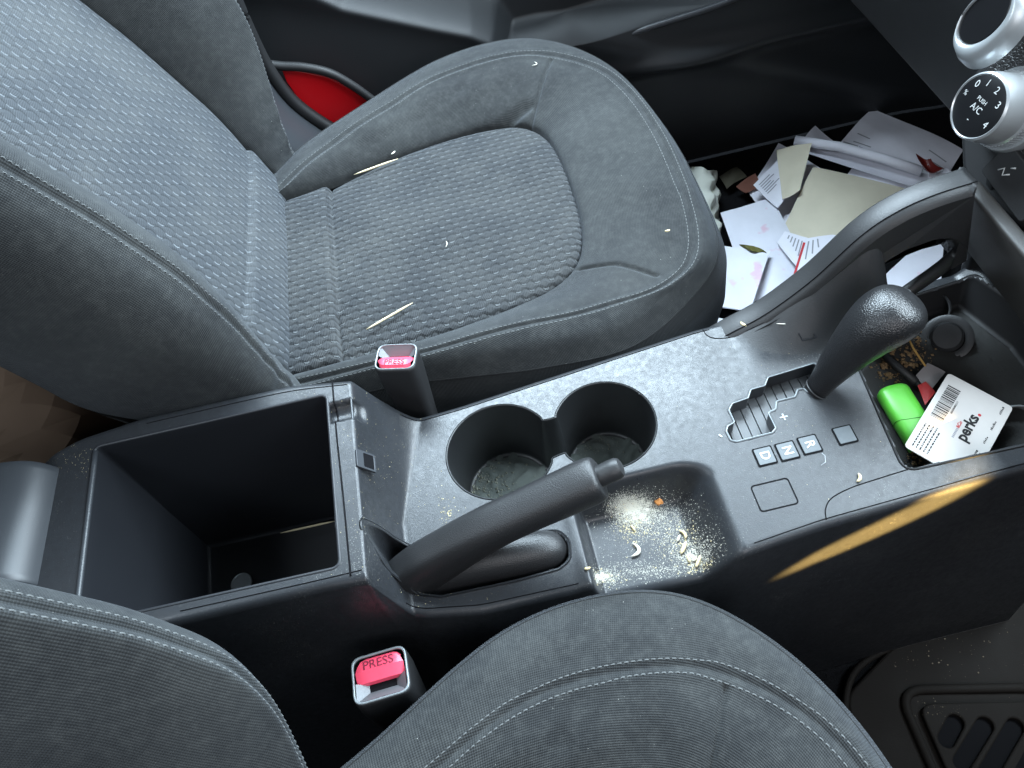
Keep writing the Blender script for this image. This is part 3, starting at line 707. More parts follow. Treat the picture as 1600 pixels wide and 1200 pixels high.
# passenger-side fin sweeping up to the dashboard
top = [(.165, -.018), (.186, -.004), (.20, .0035), (.228, .018), (.262, .048), (.294, .088), (.318, .106), (.345, .115), (.378, .119)]
tc = catmull(top, 60)
und = catmull([(.386, .034), (.380, .054), (.366, .067), (.346, .069), (.324, .060), (.307, .040), (.295, .012), (.280, -.014), (.236, -.022), (.170, -.022)], 60)
ring = np.vstack([tc, und]); n = len(ring)
def fsec(y, sh, lift=0):
    cen = ring.mean(0); q = ring.copy()
    out = offset(ccw(ring), -sh) if np.allclose(ccw(ring), ring) else offset(ccw(ring), -sh)[::-1]
    ztop = np.interp(out[:, 0], tc[:, 0], tc[:, 1]); k = np.clip((.004-y)/.019, 0, 1)       # the inner face leans out towards the deck
    return np.c_[out[:, 0], y-k*.10*np.clip(ztop-out[:, 1], 0, .06), out[:, 1]+lift]
ysec = [(.0160, .0035), (.0152, .0012), (.0135, .0), (-.002, .0), (-.006, .0010), (-.0085, .0035), (-.0100, .0060)]
FG = np.stack([fsec(y, s_) for y, s_ in ysec], 0)
fin = gridmesh('side_fin', FG, M_soft, con, wrap=True); 
mesh('fin_face', FG[-1], [list(range(n))], M_soft, fin, False); mesh('fin_face', FG[0], [list(range(n))[::-1]], M_soft, fin, False)
tube('fin_joint', np.c_[tc[:, 0], np.full(60, -.0030), tc[:, 1]+.0001], .0005, M_gap, fin, 6)
tube('tray_rim', catmull([(.318, -.012, -.012), (.340, -.006, -.008), (.362, -.002, .004), (.378, -.004, .024), (.386, -.008, .045)], 30), .006, M_soft, con, 10)
# lower stack panel above the tray and the recess under it
def panel(name, pts, th_, mat, parent, inward):
    P = [Vector(p) for p in pts]; nrm = (P[1]-P[0]).cross(P[3]-P[0]).normalized()
    if nrm.dot(Vector(inward)) < 0: nrm = -nrm
    V = [tuple(p) for p in P]+[tuple(p+nrm*th_) for p in P]
    F = [(0, 1, 2, 3), (7, 6, 5, 4), (0, 4, 5, 1), (1, 5, 6, 2), (2, 6, 7, 3), (3, 7, 4, 0)]
    o = mesh(name, V, F, mat, parent, True); recalc(o)
    bm = bmesh.new(); bm.from_mesh(o.data); bmesh.ops.bevel(bm, geom=bm.edges[:], offset=min(.003, th_*.3), segments=3, profile=.5, affect='EDGES'); bm.to_mesh(o.data); bm.free()
    o.data.set_sharp_from_angle(angle=R_(40)); return o
panel('tray_back_wall', [(.452, .010, -.05), (.452, -.195, -.05), (.455, -.195, .06), (.455, .010, .06)], .02, M_dark, con, (1, 0, 0))
# gear console side carpet trim

# ================================================================== handbrake
hb = thing('handbrake_lever', 'black grained handbrake lever raised beside the cup holders', 'handbrake', (-.10, -.150, -.05))
def sweep(name, secs, mat, parent, n=36, m=90, y0=-.15, expo=2.6):
    """secs: (x, z, half height, half width, y) along a lever in the xz plane; superelliptic section"""
    q = catmull(np.array(secs), m); P = []
    T = np.gradient(q[:, :2], axis=0); T /= np.linalg.norm(T, axis=1)[:, None]
    for i in range(m):
        nx_, nz_ = -T[i, 1], T[i, 0]; th_ = np.linspace(0, 2*math.pi, n, endpoint=False)
        c_, s_ = np.cos(th_), np.sin(th_); a = np.sign(c_)*abs(c_)**(2/expo)*q[i, 3]; b = np.sign(s_)*abs(s_)**(2/expo)*q[i, 2]
        P.append(np.stack([q[i, 0]+nx_*b, q[i, 4]+a, q[i, 1]+nz_*b], -1))
    P = np.array(P); V = P.reshape(-1, 3); F = []
    for i in range(m-1):
        for j in range(n): F.append((i*n+j, i*n+(j+1) % n, (i+1)*n+(j+1) % n, (i+1)*n+j))
    F.append(tuple(range(n))); F.append(tuple(range((m-1)*n, m*n)))
    o = mesh(name, V, F, mat, parent, True); recalc(o); o.data.set_sharp_from_angle(angle=R_(50)); return o
sweep('grip', [(-0.1400, -0.0420, 0.0190, 0.0150, -0.1530), (-0.1200, -0.0180, 0.0230, 0.0163, -0.1530), (-0.0970, 0.0040, 0.0223, 0.0166, -0.1520), (-0.0700, 0.0230, 0.0189, 0.0160, -0.1510), (-0.0420, 0.0390, 0.0162, 0.0157, -0.1500), (-0.0120, 0.0510, 0.0148, 0.0155, -0.1490), (0.0160, 0.0610, 0.0150, 0.0160, -0.1480), (0.0340, 0.0675, 0.0152, 0.0162, -0.1475), (0.0425, 0.0708, 0.0142, 0.0153, -0.1475), (0.0445, 0.0715, 0.0120, 0.0131, -0.1475)], M_grip, hb)
hd = Vector((.93, .02, .36)).normalized()
btn = lathe('button', [(.0076, -.01), (.0078, .010), (.0076, .0145), (.0064, .0168), (.0040, .0178), (.0008, .0180)], M_soft, hb, Matrix.Translation((.0440, -.1472, .0722)) @ hd.to_track_quat('Z', 'Y').to_matrix().to_4x4(), 28)
sweep('lever_base', [(-.128, -.030, .012, .012, -.153), (-.10, -.018, .018, .0145, -.1545), (-.06, -.006, .019, .0155, -.1555), (-.03, -.005, .0190, .0158, -.1565), (-.006, -.007, .0175, .0152, -.1570), (.005, -.011, .0125, .0115, -.1575), (.0075, -.013, .0050, .006, -.1578)], M_grip, hb, expo=2.2)
# ================================================================== gear lever
gs = thing('gear_lever', 'black leather gear lever leaning forward out of the stepped shift gate', 'gear lever', (.244, -.076, -.01))
q0, q1 = np.array([.2415, -.0770, -.008]), np.array([.3050, -.0700, .085])
tt = np.array([0, .08, .16, .22, .30, .40, .52, .64, .76, .86, .93, .98, 1.0]); rw = np.array([.0085, .0096, .0106, .0118, .0134, .0154, .0178, .0203, .0220, .0214, .0185, .0120, .002])
def leverrow(t): return q0*(1-t)+q1*t+np.array([-.006, 0, .010])*math.sin(math.pi*t)
ql = catmull(np.c_[np.array([leverrow(t) for t in tt]), rw], 90)
a_ = q1-q0; a_ /= np.linalg.norm(a_); e1 = np.cross(a_, [0, 1, 0]); e1 /= np.linalg.norm(e1); e2 = np.cross(a_, e1)
sel = ql[:, 3]
th_ = np.linspace(0, 2*math.pi, 40, endpoint=False)
rowsk = [(ql[i, :3]+sel[i]*(e1*np.cos(th_)[:, None]*(1.0)+e2*np.sin(th_)[:, None]*1.12)) for i in range(90)]
cut = 6
kn = gridmesh('knob', np.array(rowsk[cut:]), M_leather, gs, wrap=True, cap=True); recalc(kn)
sh_ = gridmesh('shaft', np.array(rowsk[:cut+2]), M_dark, gs, wrap=True); recalc(sh_)
tube('collar', rowsk[cut-1][:, :], .0009, M_soft, gs, 6, closed=True)
tube('knob_seam', [p[27]+(p[27]-p.mean(0))*.012 for p in rowsk[cut:86]], .0005, M_soft, kn, 6)
# ================================================================== seat belt buckles
def buckle(label, o, xdir, ydir, size, height, flipx, parentname='seat_belt_buckle'):
    """local x: along the slot, local y: from button edge to metal edge, z up out of the buckle"""
    M = frame(o, xdir, ydir); a, b = size[0]/2, size[1]/2
    z = M.to_3x3() @ Vector((0, 0, 1)); r = thing(parentname, label, 'buckle', tuple(Vector(o)-z*height), 'front seat belt buckles')
    ol = sq(a, b, .008)
    rows = []
    for zz, s in ((-height, .80), (-height*.6, .90), (-.02, 1.0), (-.004, 1.0), (-.0015, .985), (0, .95), (-.0002, .90)):
        q = ol*s; rows.append([tuple(M @ Vector((p[0], p[1], zz))) for p in q])
    bo = gridmesh('body', np.array(rows), M_soft, r, wrap=True); recalc(bo)
    fr = plate('frame', [sq(a*.97, b*.97, .0078), sq(a*.89, b*.875, .0066)], .0024, M_frame, r, M @ Matrix.Translation((0, 0, .0008)), .0007)
    # metal throat
    w = a*.86; t0 = .10*b
    V = [(-w, b*.86, .0012), (w, b*.86, .0012), (w, t0, .0012), (-w, t0, .0012), (-w*.55, b*.42, -.006), (w*.55, b*.42, -.006), (w*.55, t0, -.006), (-w*.55, t0, -.006)]
    th2 = mesh('throat', [tuple(M @ Vector(v)) for v in V], [(0, 1, 5, 4), (1, 2, 6, 5), (3, 0, 4, 7)], M_throat, r, False)
    mesh('slot', [tuple(M @ Vector(v)) for v in ((-w*.56, b*.44, -.0062), (w*.56, b*.44, -.0062), (w*.56, t0-.001, -.0062), (-w*.56, t0-.001, -.0062))], [(0, 1, 2, 3)], M_gap, r, False)
    # red button with a sloping push face
    bw = a*.84; oy = -b*.82
    sec = [(oy, .0004), (oy+.002, .0028), (oy+b*.52, .0030), (t0+.0002, -.0012), (t0+.0008, -.005)]
    xsn = np.linspace(-1, 1, 13); rb = []
    for y_, z_ in sec:
        rb.append([tuple(M @ Vector((x_*bw*(1-.0 if y_ > oy+.004 else 1-.10), y_+(.003*x_**8 if y_ < oy+.004 else 0), z_-.0015*abs(x_)**6))) for x_ in xsn])
    bt = gridmesh('button', np.array(rb), M_red, r); recalc(bt)
    if bt.data.polygons[len(bt.data.polygons)//2].normal.dot(z) < 0: bt.data.flip_normals()
    bt.data.set_sharp_from_angle(angle=R_(25))
    tm = M @ Matrix.Translation((0, oy+b*.34, .00315))
    if flipx: tm = tm @ Matrix.Rotation(math.pi, 4, 'Z')
    text('lettering', 'PRESS', b*.50, flat('press_print', (0.16, 0.01, 0.03), .7), bt, tm, .0001)
    # webbing stalk down to the floor
    e = Vector(o)-z*(height-.005); f = Vector((e[0], e[1], -.30))
    tube('stalk', [tuple(e), tuple((e+f)/2+Vector((0, 0, 0))), tuple(f)], .009, M_dark, r, 10)
    return r
buckle('red buttoned seat belt buckle standing between passenger cushion and console bin', (-.0900, .0185, .050), (.96, -.25, .0), (.20, 1, -.02), (.036, .028), .10, False)
buckle('red buttoned seat belt buckle below the handbrake, beside the driver cushion', (-.1420, -.2200, -.010), (-.99, -.05, 0), (-.05, -.97, .12), (.043, .037), .09, True)

# ================================================================== dashboard
da = thing('dashboard', 'black dashboard corner with silver ringed fan dial and vent', 'dashboard', (.45, .10, -.02))
n_ = Vector((-.92, -.06, .38)).normalized()
dc = Vector(tuple(atx(1580, 172, .415)))
up_ = Vector((.38, .05, .92)); lat_ = up_.cross(n_).normalized()
if lat_.y > 0: lat_ = -lat_                      # lateral: towards the driver
upv = n_.cross(lat_).normalized(); upv = upv if upv.z > 0 else -upv
DM = Matrix(((lat_[0], upv[0], n_[0], dc[0]), (lat_[1], upv[1], n_[1], dc[1]), (lat_[2], upv[2], n_[2], dc[2]), (0, 0, 0, 1)))
# centre stack housing
Di = np.array(DM.inverted())
def onstack(x, y, off=0.0):
    """where a sight line meets the stack's sloping face, in the face's own coordinates"""
    o_ = Di[:3, :3]@CC+Di[:3, 3]; d_ = Di[:3, :3]@ray(x, y); t = (off-o_[2])/d_[2]; q = o_+d_*t; return (q[0], q[1])
plate('stack_housing', [ccw(rounded([onstack(*p, -.006) for p in ((1520, 138), (1548, 92), (1585, 46), (1640, -10), (1900, -60), (1900, 330), (1640, 262), (1560, 240), (1522, 205))], .010))], .040, M_dashl, da, DM @ Matrix.Translation((0, 0, -.026)), .004)
plate('stack_surround', [ccw(rounded([onstack(*p, -.010) for p in ((1494, 180), (1508, 128), (1540, 80), (1600, 0), (1900, -120), (1950, 470), (1640, 395), (1560, 335), (1512, 300), (1498, 262))], .008))], .060, M_dark, da, DM @ Matrix.Translation((0, 0, -.042)), .005)
# fan dial
AX = DM
base = lathe('dial_bezel', [(.0305, -.008), (.0310, .0), (.0295, .003), (.0265, .0025)], M_silver, da, AX, 56)
ring = lathe('dial_ring', [(.0268, -.004), (.0268, .012), (.0256, .0135), (.0252, .026), (.0242, .0335), (.0228, .0348), (.0222, .0340)], M_chrome, da, AX, 64)
V, F = [], []
for i in range(64):
    a = 2*math.pi*i/64
    for da_ in (-.022, .022):
        for zz in (.0015, .0115):
            for rr_ in (.0264, .0274): V.append(tuple(AX @ Vector((rr_*math.cos(a+da_), rr_*math.sin(a+da_), zz))))
    o8 = i*8; F += [(o8+1, o8+5, o8+7, o8+3), (o8, o8+1, o8+3, o8+2), (o8+4, o8+6, o8+7, o8+5), (o8+2, o8+3, o8+7, o8+6)]
kk = mesh('knurling', V, F, M_chrome, ring, False, 'stuff'); recalc(kk)
face = lathe('dial_face', [(.0224, .028), (.0224, .0338), (.0215, .0343), (.0005, .0345)], M_blk, da, AX, 56)
TW = Matrix.Rotation(R_(-2), 4, 'Z')
def dtext(s, ang, rad, size, rot=0):
    a = R_(ang); return text('numeral', s, size, M_white, face, AX @ TW @ Matrix.Translation((rad*math.cos(a), rad*math.sin(a), .0346)) @ Matrix.Rotation(R_(rot), 4, 'Z'), .0001)
for s_, an in (('0', 140), ('1', 108), ('2', 72), ('3', 34), ('4', -20)): dtext(s_, an, .0165, .0072)
dtext('%', 176, .0165, .0050); dtext('PUSH', 90, .0045, .0042); dtext('A/C', -90, .0018, .0068); dtext('-', -90, .0105, .006)
# mode button with its symbol
bc = onstack(1577, 268, -.004); bp = DM @ Matrix.Translation((bc[0], bc[1], -.006)) @ Matrix.Rotation(R_(-8), 4, 'Z')
mb = plate('mode_button', [rounded([(-.017, -.015), (.040, -.015), (.040, .014), (-.017, .014)], .004)], .010, M_soft, da, bp, .001)
for poly in ([(-.006, -.004), (-.003, .0005), (.000, -.004), (.004, .0005)], [(.001, .004), (.004, .0065)]):
    tube('symbol', [tuple(bp @ Vector((x, y, .0052))) for x, y in poly], .0006, M_white, mb, 6)
# air vent ring
vc = Vector(tuple(atx(1541, 26, .400))); VM = DM.copy(); VM.translation = vc
VM = VM @ Matrix.Rotation(R_(-20), 4, 'Z')
def oval(a, b, tail=0.0, n=72):
    t = np.linspace(0, 2*math.pi, n, endpoint=False); q = np.stack([a*np.cos(t), b*np.sin(t)], 1)
    w = np.clip(-np.sin(t)*.7+.5*np.cos(t), 0, 1)**3; return q*(1+tail*w[:, None])
rows = []
for s, zz in ((1.34, -.010), (1.27, -.003), (1.14, .0030), (1.04, .0040), (.99, .002), (.97, -.004)): rows.append([tuple(VM @ Vector((p[0]*s+(s-1)*.022, p[1]*s-(s-1)*.008, zz))) for p in oval(.0165, .0225, .10*(s > 1.1))])
vr = gridmesh('vent_ring', np.array(rows), M_silver, da, wrap=True); recalc(vr)
plate('vent_disc', [oval(.0162, .0222)], .008, M_blk, da, VM @ Matrix.Translation((0, 0, -.002)), .0015)
tube('trim_line', [tuple(DM @ Vector(v)) for v in ((.075, .135, -.003), (.045, .095, -.004), (.010, .060, -.006), (-.018, .035, -.010))], .0013, M_silver, da, 8)
# glove box and underside of the dash
gb = [(.452, .062), (.425, .17), (.40, .32), (.98, .34), (.98, .10), (.60, .058)]
yv = (.088, .64)
V = [(x, y, z) for y in yv for x, z in gb]; k_ = len(gb); F = [list(range(k_)), list(range(k_, 2*k_))[::-1]]+[(i, (i+1) % k_, k_+(i+1) % k_, k_+i) for i in range(k_)]
o = mesh('glove_box', V, F, M_dark, da, True); recalc(o)
bm = bmesh.new(); bm.from_mesh(o.data); bmesh.ops.bevel(bm, geom=bm.edges[:], offset=.006, segments=3, profile=.5, affect='EDGES'); bm.to_mesh(o.data); bm.free(); o.data.set_sharp_from_angle(angle=R_(40))
# lower stack: brownish panel over the tray
M_panel = plastic('stack_panel', (0.030, 0.027, 0.025), 0.55, 900, 0.35, smudge=0.06)
panel('stack_panel', [(.386, .016, .097), (.386, -.24, .097), (.436, -.24, -.012), (.404, .016, .030)], .012, M_panel, da, (1, 0, .3))
panel('stack_side', [(.405, .020, .10), (.60, .020, .10), (.60, .020, -.33), (.47, .020, -.33)], .012, M_dark, da, (0, -1, 0))
panel('unseen_knee_panel', [(.475, -.25, .125), (.475, -1.0, .125), (.60, -1.0, -.06), (.60, -.25, -.06)], .02, M_dark, da, (1, 0, .3))  # driver's side dash out of view, added to keep windscreen light off the footwell
panel('unseen_dash_top', [(.475, -.25, .127), (.475, -1.0, .127), (.98, -1.0, .30), (.98, -.25, .30)], .02, M_dark, da, (0, 0, -1))  # out of view too, added as cover over the driver's footwell against windscreen light
# ================================================================== passenger door, sill and pillar trim
do = thing('passenger_door', 'dark grey passenger door panel with map pocket and red painted lower corner', 'door', (.2, .62, -.33))
nx, nz = 420, 300; X, Z = np.meshgrid(np.linspace(-.45, 1.0, nx), np.linspace(-.33, .42, nz), indexing='ij')
ez = [aty(px, py, .575) for px, py in ((430, -60), (540, 0), (600, 14), (680, 32), (740, 44), (778, 60), (800, 90))]
ex = np.interp(Z, [e[2] for e in ez][::-1], [e[0] for e in ez][::-1])           # front end of the upper trim pad
rz = [aty(px, py, .570) for px, py in ((860, 84), (905, 78), (960, 62), (1020, 42), (1140, 2), (1300, -70))]
rimz = np.interp(X, [r[0] for r in rz], [r[2] for r in rz])                       # rim of the map pocket
eL = polyline(np.array(ez), 60)[:, [0, 2]]; sgn_ = np.sign(Z-np.interp(X, [e[0] for e in ez], [e[2] for e in ez])); eP = np.stack([X.ravel(), Z.ravel(), 0*X.ravel()], 1)
padm = sst(.022, -.016, sgn_*segdist(eP, np.c_[eL, 0*eL[:, 0]]).reshape(X.shape)); low = sst(.014, -.010, Z-rimz)
Yd = .655-.075*np.maximum(padm, low)
Yd = Yd+.030*sst(-.10, -.16, Z)-.016*np.exp(-((Z+.115)/.018)**2)*sst(.2, .3, X)  # turns under below
Yd = Yd-.012*np.exp(-((Z-.09+.45*(X+.10))/.030)**2)*padm                           # shallow diagonal crease
gridmesh('panel', np.stack([X, Yd, Z], -1), M_door, do, flip=False)
rim = catmull(np.array([aty(px, py, .577) for px, py in ((880, 80), (905, 77), (960, 61), (1020, 41), (1140, 1), (1300, -71))]), 50)
tube('pocket_rim', rim, .0042, M_hinge, do, 8)  # paler than the panel, its colour draws the highlight along the rim
tube('pocket_clip', [aty(925, 36, .640), aty(932, 52, .640)], .0026, M_lgrey, do, 6)
# red painted shell showing below the trim at the rear
rp = [(440, 108), (470, 111), (510, 120), (545, 138), (580, 160), (590, 210), (540, 205), (500, 190), (470, 160), (448, 128)]
rp3 = np.array([aty(x, y, .555) for x, y in rp]); 
RM = Matrix(((1, 0, 0, 0), (0, 0, -1, .557), (0, 1, 0, 0), (0, 0, 0, 1)))
plate('painted_shell', [np.c_[rp3[:, 0], rp3[:, 2]]], .006, M_paint, do, RM, .001)
tube('shell_edge', catmull(np.array([aty(x, y, .552) for x, y in [(418, 100), (440, 103), (475, 105), (515, 114), (550, 133), (585, 158)]]), 40), .006, M_dark, do, 8)
si = thing('door_sill', 'black door seal and grey sill trim behind the passenger seat corner', 'door sill', (-.2, .54, -.33))
tube('seal', catmull(np.array([aty(x, y, .545) for x, y in [(352, -40), (368, 0), (390, 50), (418, 105), (455, 155), (500, 190), (548, 216), (620, 250)]]), 60), .0085, M_dark, si, 12)
a = catmull(np.array([aty(x, y, .538) for x, y in [(345, -40), (361, 0), (382, 52), (409, 108), (446, 160), (492, 197), (540, 224), (612, 258)]]), 40)
b = catmull(np.array([aty(x, y, .462) for x, y in [(300, -30), (320, 20), (345, 80), (372, 140), (402, 195), (445, 245), (500, 290), (580, 330)]]), 40)
rowsS = [a*(1-t)+b*t+np.array([0, -.018*math.sin(math.pi*t), 0.012*math.sin(math.pi*t)]) for t in np.linspace(0, 1, 16)]
gridmesh('sill_trim', np.array(rowsS), M_hinge, si)
sp = tag(mesh('paper_slip', [atz(420, 198, -.13), atz(455, 204, -.13), atz(486, 222, -.13), atz(484, 236, -.13), atz(470, 247, -.13), atz(440, 236, -.13), atz(424, 226, -.13)]+[atz(420, 198, -.133), atz(455, 204, -.133), atz(486, 222, -.133), atz(484, 236, -.133), atz(470, 247, -.133), atz(440, 236, -.133), atz(424, 226, -.133)],
    [tuple(range(7)), tuple(range(7, 14))[::-1]]+[(i, (i+1) % 7, 7+(i+1) % 7, 7+i) for i in range(7)], M_pw, None, False), 'pale lavender paper slip wedged between passenger seat and door sill', 'paper')
recalc(sp)
# ================================================================== driver floor mat
fm = thing('floor_mat', 'dark rubber driver floor mat with slotted heel pad', 'floor mat', (.4, -.35, -.334))
mo = [(.24, -.62), (.235, -.36), (.262, -.25), (.33, -.214), (.50, -.198), (.75, -.2), (.75, -.62)]
plate('mat', [rounded(mo, .03)], .008, M_rub, fm, Matrix.Translation((0, 0, -.330)), .003)
tube('mat_edge', np.c_[catmull(np.array(mo[1:6]), 60), np.full(60, -.3255)], .0035, M_rub, fm, 8)
pad = rounded([tuple(atz(x, y, -.325)[:2]) for x, y in ((1402, 1078), (1640, 1074), (1640, 1300), (1500, 1300))], .022, 8)
tube('heel_pad_border', np.c_[pad, np.full(len(pad), -.3245)], .0048, M_rub, fm, 10, closed=True)
cor = np.array([atz(x, y, -.322)[:2] for x, y in ((1432, 1100), (1640, 1096), (1640, 1300), (1520, 1300))]); inner = ccw(rounded(cor, .014, 8)); holes = []
def cap(px0, px1, r):
    a = atz(*px0, -.322)[:2]; b = atz(*px1, -.322)[:2]; d = (b-a)/np.linalg.norm(b-a); an = math.atan2(d[1], d[0]); out = []
    for k in range(9): t = an-math.pi/2+math.pi*k/8; out.append(b+r*np.array([math.cos(t), math.sin(t)]))
    for k in range(9): t = an+math.pi/2+math.pi*k/8; out.append(a+r*np.array([math.cos(t), math.sin(t)]))
    return np.array(out)
for p0, p1 in (((1478, 1156), (1492, 1130)), ((1502, 1192), (1538, 1134)), ((1540, 1212), (1585, 1136)), ((1586, 1222), (1628, 1146))): holes.append(cap(p0, p1, .0078))
plate('heel_pad', [inner]+holes, .007, M_rub, fm, Matrix.Translation((0, 0, -.3225)), .002)
for h in holes: plate('slot_floor', [offset(ccw(h), .001)], .002, M_gap, fm, Matrix.Translation((0, 0, -.3255)))
# ================================================================== brown bag behind the passenger seat
def blob(name, pts_rows, mat, label, cat, n=16, m=18, noise=.006):
    """crumpled paper: coarse folded facets"""
    P = np.array(pts_rows, float); g = np.stack([catmull(r, n) for r in P], 0); g = np.stack([catmull(g[:, j], m) for j in range(n)], 1)
    u, v = np.meshgrid(np.linspace(0, 1, m), np.linspace(0, 1, n), indexing='ij'); fold = 0*u
    for k in range(9):
        a = rng.random()*6.28; fr = rng.uniform(1.5, 5); ph = rng.random()*3; fold += np.abs(((u*math.cos(a)+v*math.sin(a))*fr+ph) % 1-.5)*(1.6/(1+k*.25))
    g += (fold-fold.mean())[..., None]*noise*np.array([.8, -.5, .7]); V = g.reshape(-1, 3); F = []
    for i in range(m-1):
        for j in range(n-1):
            a = i*n+j; F += [(a, a+1, a+n+1), (a, a+n+1, a+n)]
    base = V.mean(0); base[2] = V[:, 2].min(); me = bpy.data.meshes.new(name); me.from_pydata((V-base).tolist(), [], F); me.update()
    o = link(name, me, mat, None, True, None, 24); o.location = base; recalc(o)
    md = o.modifiers.new('soften', 'SUBSURF'); md.levels = md.render_levels = 1; return tag(o, label, cat)
bagr = []; 
for zt, row in ((-.04, [(-.66, -.04), (-.60, .05), (-.57, .14), (-.58, .24), (-.62, .33)]), (.0, [(-.62, -.03), (-.545, .06), (-.51, .14), (-.53, .24), (-.58, .32)]), (.000, [(-.58, -.01), (-.49, .06), (-.46, .13), (-.48, .22), (-.55, .30)]), (-.06, [(-.55, .01), (-.455, .06), (-.425, .12), (-.445, .20), (-.52, .28)]), (-.16, [(-.54, .02), (-.43, .05), (-.395, .11), (-.42, .2), (-.50, .28)]), (-.33, [(-.54, .02), (-.41, .05), (-.375, .11), (-.40, .2), (-.49, .28)])):
    bagr.append([(x, y, zt+.012*math.sin(9*y+x*5)) for x, y in row])
blob('paper_bag', bagr, M_brown, 'crumpled brown paper bag behind the passenger seat', 'bag', noise=.016)

# ================================================================== papers in the passenger footwell
def sheet(name, px, z, mat, label, cat='paper', th=.0006, curl=.004, n=24, group='papers dropped in the passenger footwell', seed=0):
    """four corners on a plane of height z (or one height each), bilinear sheet with thickness and a slight curl"""
    zz = z if isinstance(z, (list, tuple)) else [z]*4
    c_ = [atz(x, y, h) for (x, y), h in zip(px, zz)]
    u, v = np.meshgrid(np.linspace(0, 1, n), np.linspace(0, 1, n), indexing='ij'); u, v = u[..., None], v[..., None]
    P = c_[0]*(1-u)*(1-v)+c_[1]*u*(1-v)+c_[2]*u*v+c_[3]*(1-u)*v
    ph = seed*1.7
    P[..., 2] += (curl*((2*u-1)**2*.6*math.sin(ph+1)+(2*v-1)**2*.6*math.cos(ph)+.25*np.sin(5*u+3*v+ph)))[..., 0]
    fo = .5+.17*math.sin(seed*2.3); P[..., 2] += (curl*.55*np.clip(.35-np.abs(u*math.cos(seed)+v*math.sin(seed)-fo), 0, 1)*2)[..., 0]
    B_ = P.copy(); B_[..., 2] -= th
    V = np.vstack([P.reshape(-1, 3), B_.reshape(-1, 3)]); N = n*n; F = []
    for i in range(n-1):
        for j in range(n-1):
            a = i*n+j; F += [(a, a+1, a+n+1, a+n), (N+a, N+a+n, N+a+n+1, N+a+1)]
    ring = [i for i in range(n)]+[i*n+n-1 for i in range(1, n)]+[(n-1)*n+j for j in range(n-2, -1, -1)]+[i*n for i in range(n-2, 0, -1)]
    for i in range(len(ring)): a, b = ring[i], ring[(i+1) % len(ring)]; F.append((a, b, N+b, N+a))
    base = V.mean(0); base[2] = V[:, 2].min()
    o = bpy.data.objects.new(name, None)
    me = bpy.data.meshes.new(name); me.from_pydata((V-base).tolist(), [], F); me.update()
    o = link(name, me, mat, None, True, None, 50); o.location = base; recalc(o)
    tag(o, label, cat, group); o['_p'] = 0; del o['_p']
    return o, P
def printlines(o, P, spans, w, mat, name='printed_line'):
    """flat print on a sheet: (u0,v0,u1,v1) in sheet coordinates"""
    n = P.shape[0]
    def pt(u, v):
        i, j = min(u*(n-1), n-1.001), min(v*(n-1), n-1.001); a, b = int(i), int(j); fu, fv = i-a, j-b
        return P[a, b]*(1-fu)*(1-fv)+P[a+1, b]*fu*(1-fv)+P[a+1, b+1]*fu*fv+P[a, b+1]*(1-fu)*fv+np.array([0, 0, .0004])
    for u0, v0, u1, v1 in spans:
        pth = np.array([pt(u0+(u1-u0)*t, v0+(v1-v0)*t) for t in np.linspace(0, 1, 8)]); d = pth[-1]-pth[0]; sd = np.cross(d, [0, 0, 1]); sd /= np.linalg.norm(sd)+1e-9
        V = np.vstack([pth-sd*w, pth+sd*w]); F = [(i, i+1, 9+i, 8+i) for i in range(7)]
        mesh(name, V, F, mat, o, False)
zf = -.322
sheet('paper_sheet', [(1168, 300), (1216, 226), (1340, 300), (1262, 440)], zf, M_pw, 'large white sheet under the beige envelope, its left edge showing', seed=1, curl=.006)
o, P = sheet('envelope', [(1365, 162), (1508, 228), (1470, 290), (1306, 226)], zf+.012, M_pw, 'white printed envelope at the far right of the heap, under the dial', 'envelope', seed=2, curl=.008)
printlines(o, P, [(.08, .62, .22, .66), (.10, .78, .28, .80)], .0012, M_greyink); printlines(o, P, [(.18, .86, .40, .90)], .0026, M_blueink)
printlines(o, P, [(.02, .84, .17, .85)], .0020, M_greyink); printlines(o, P, [(.74, .42, .93, .46), (.78, .60, .97, .62), (.80, .74, .94, .75)], .0012, M_greyink)
o, P = sheet('paper_sheet', [(1256, 216), (1274, 196), (1312, 228), (1290, 240)], zf+.016, M_pw, 'small white paper corner sticking up behind the rolled sheet', seed=3)
sheet('paper_sheet', [(1240, 236), (1262, 222), (1470, 278), (1440, 300)], zf+.016, M_pw, 'white sheet lying between the beige envelope and the rolled sheet', seed=4, curl=.004)
rl = tag(tube('rolled_sheet', [atz(1242, 219, zf+.032), atz(1310, 229, zf+.034), atz(1380, 248, zf+.034), atz(1440, 268, zf+.032)], .0075, M_pw, None, 16), 'white sheet rolled into a tube across the top of the heap', 'paper', 'papers dropped in the passenger footwell')
sheet('envelope', [(1222, 358), (1276, 262), (1420, 300), (1300, 400)], zf+.022, M_be, 'lower beige envelope, only its bottom edge showing', 'envelope', seed=5, curl=.001)
sheet('envelope', [(1225, 350), (1272, 256), (1440, 296), (1330, 395)], zf+.028, M_be, 'large plain beige envelope on top of the paper heap', 'envelope', seed=6, curl=.007, th=.0012)
sheet('envelope', [(1213, 236), (1268, 225), (1249, 300), (1222, 314)], [zf+.026, zf+.044, zf+.034, zf+.026], M_be, 'small torn beige envelope with a curling corner', 'envelope', seed=7, curl=.004, th=.001)
o, P = sheet('paper_sheet', [(1218, 356), (1280, 370), (1330, 372), (1240, 440)], zf+.018, M_pw, 'white printed form with a red stripe beside the console', seed=8, curl=.001)
sheet('paper_sheet', [(1126, 328), (1206, 306), (1268, 425), (1176, 475)], zf+.024, M_pwp, 'white sheet with pink stains, under the sheet carrying the leaf', seed=9, curl=.007)
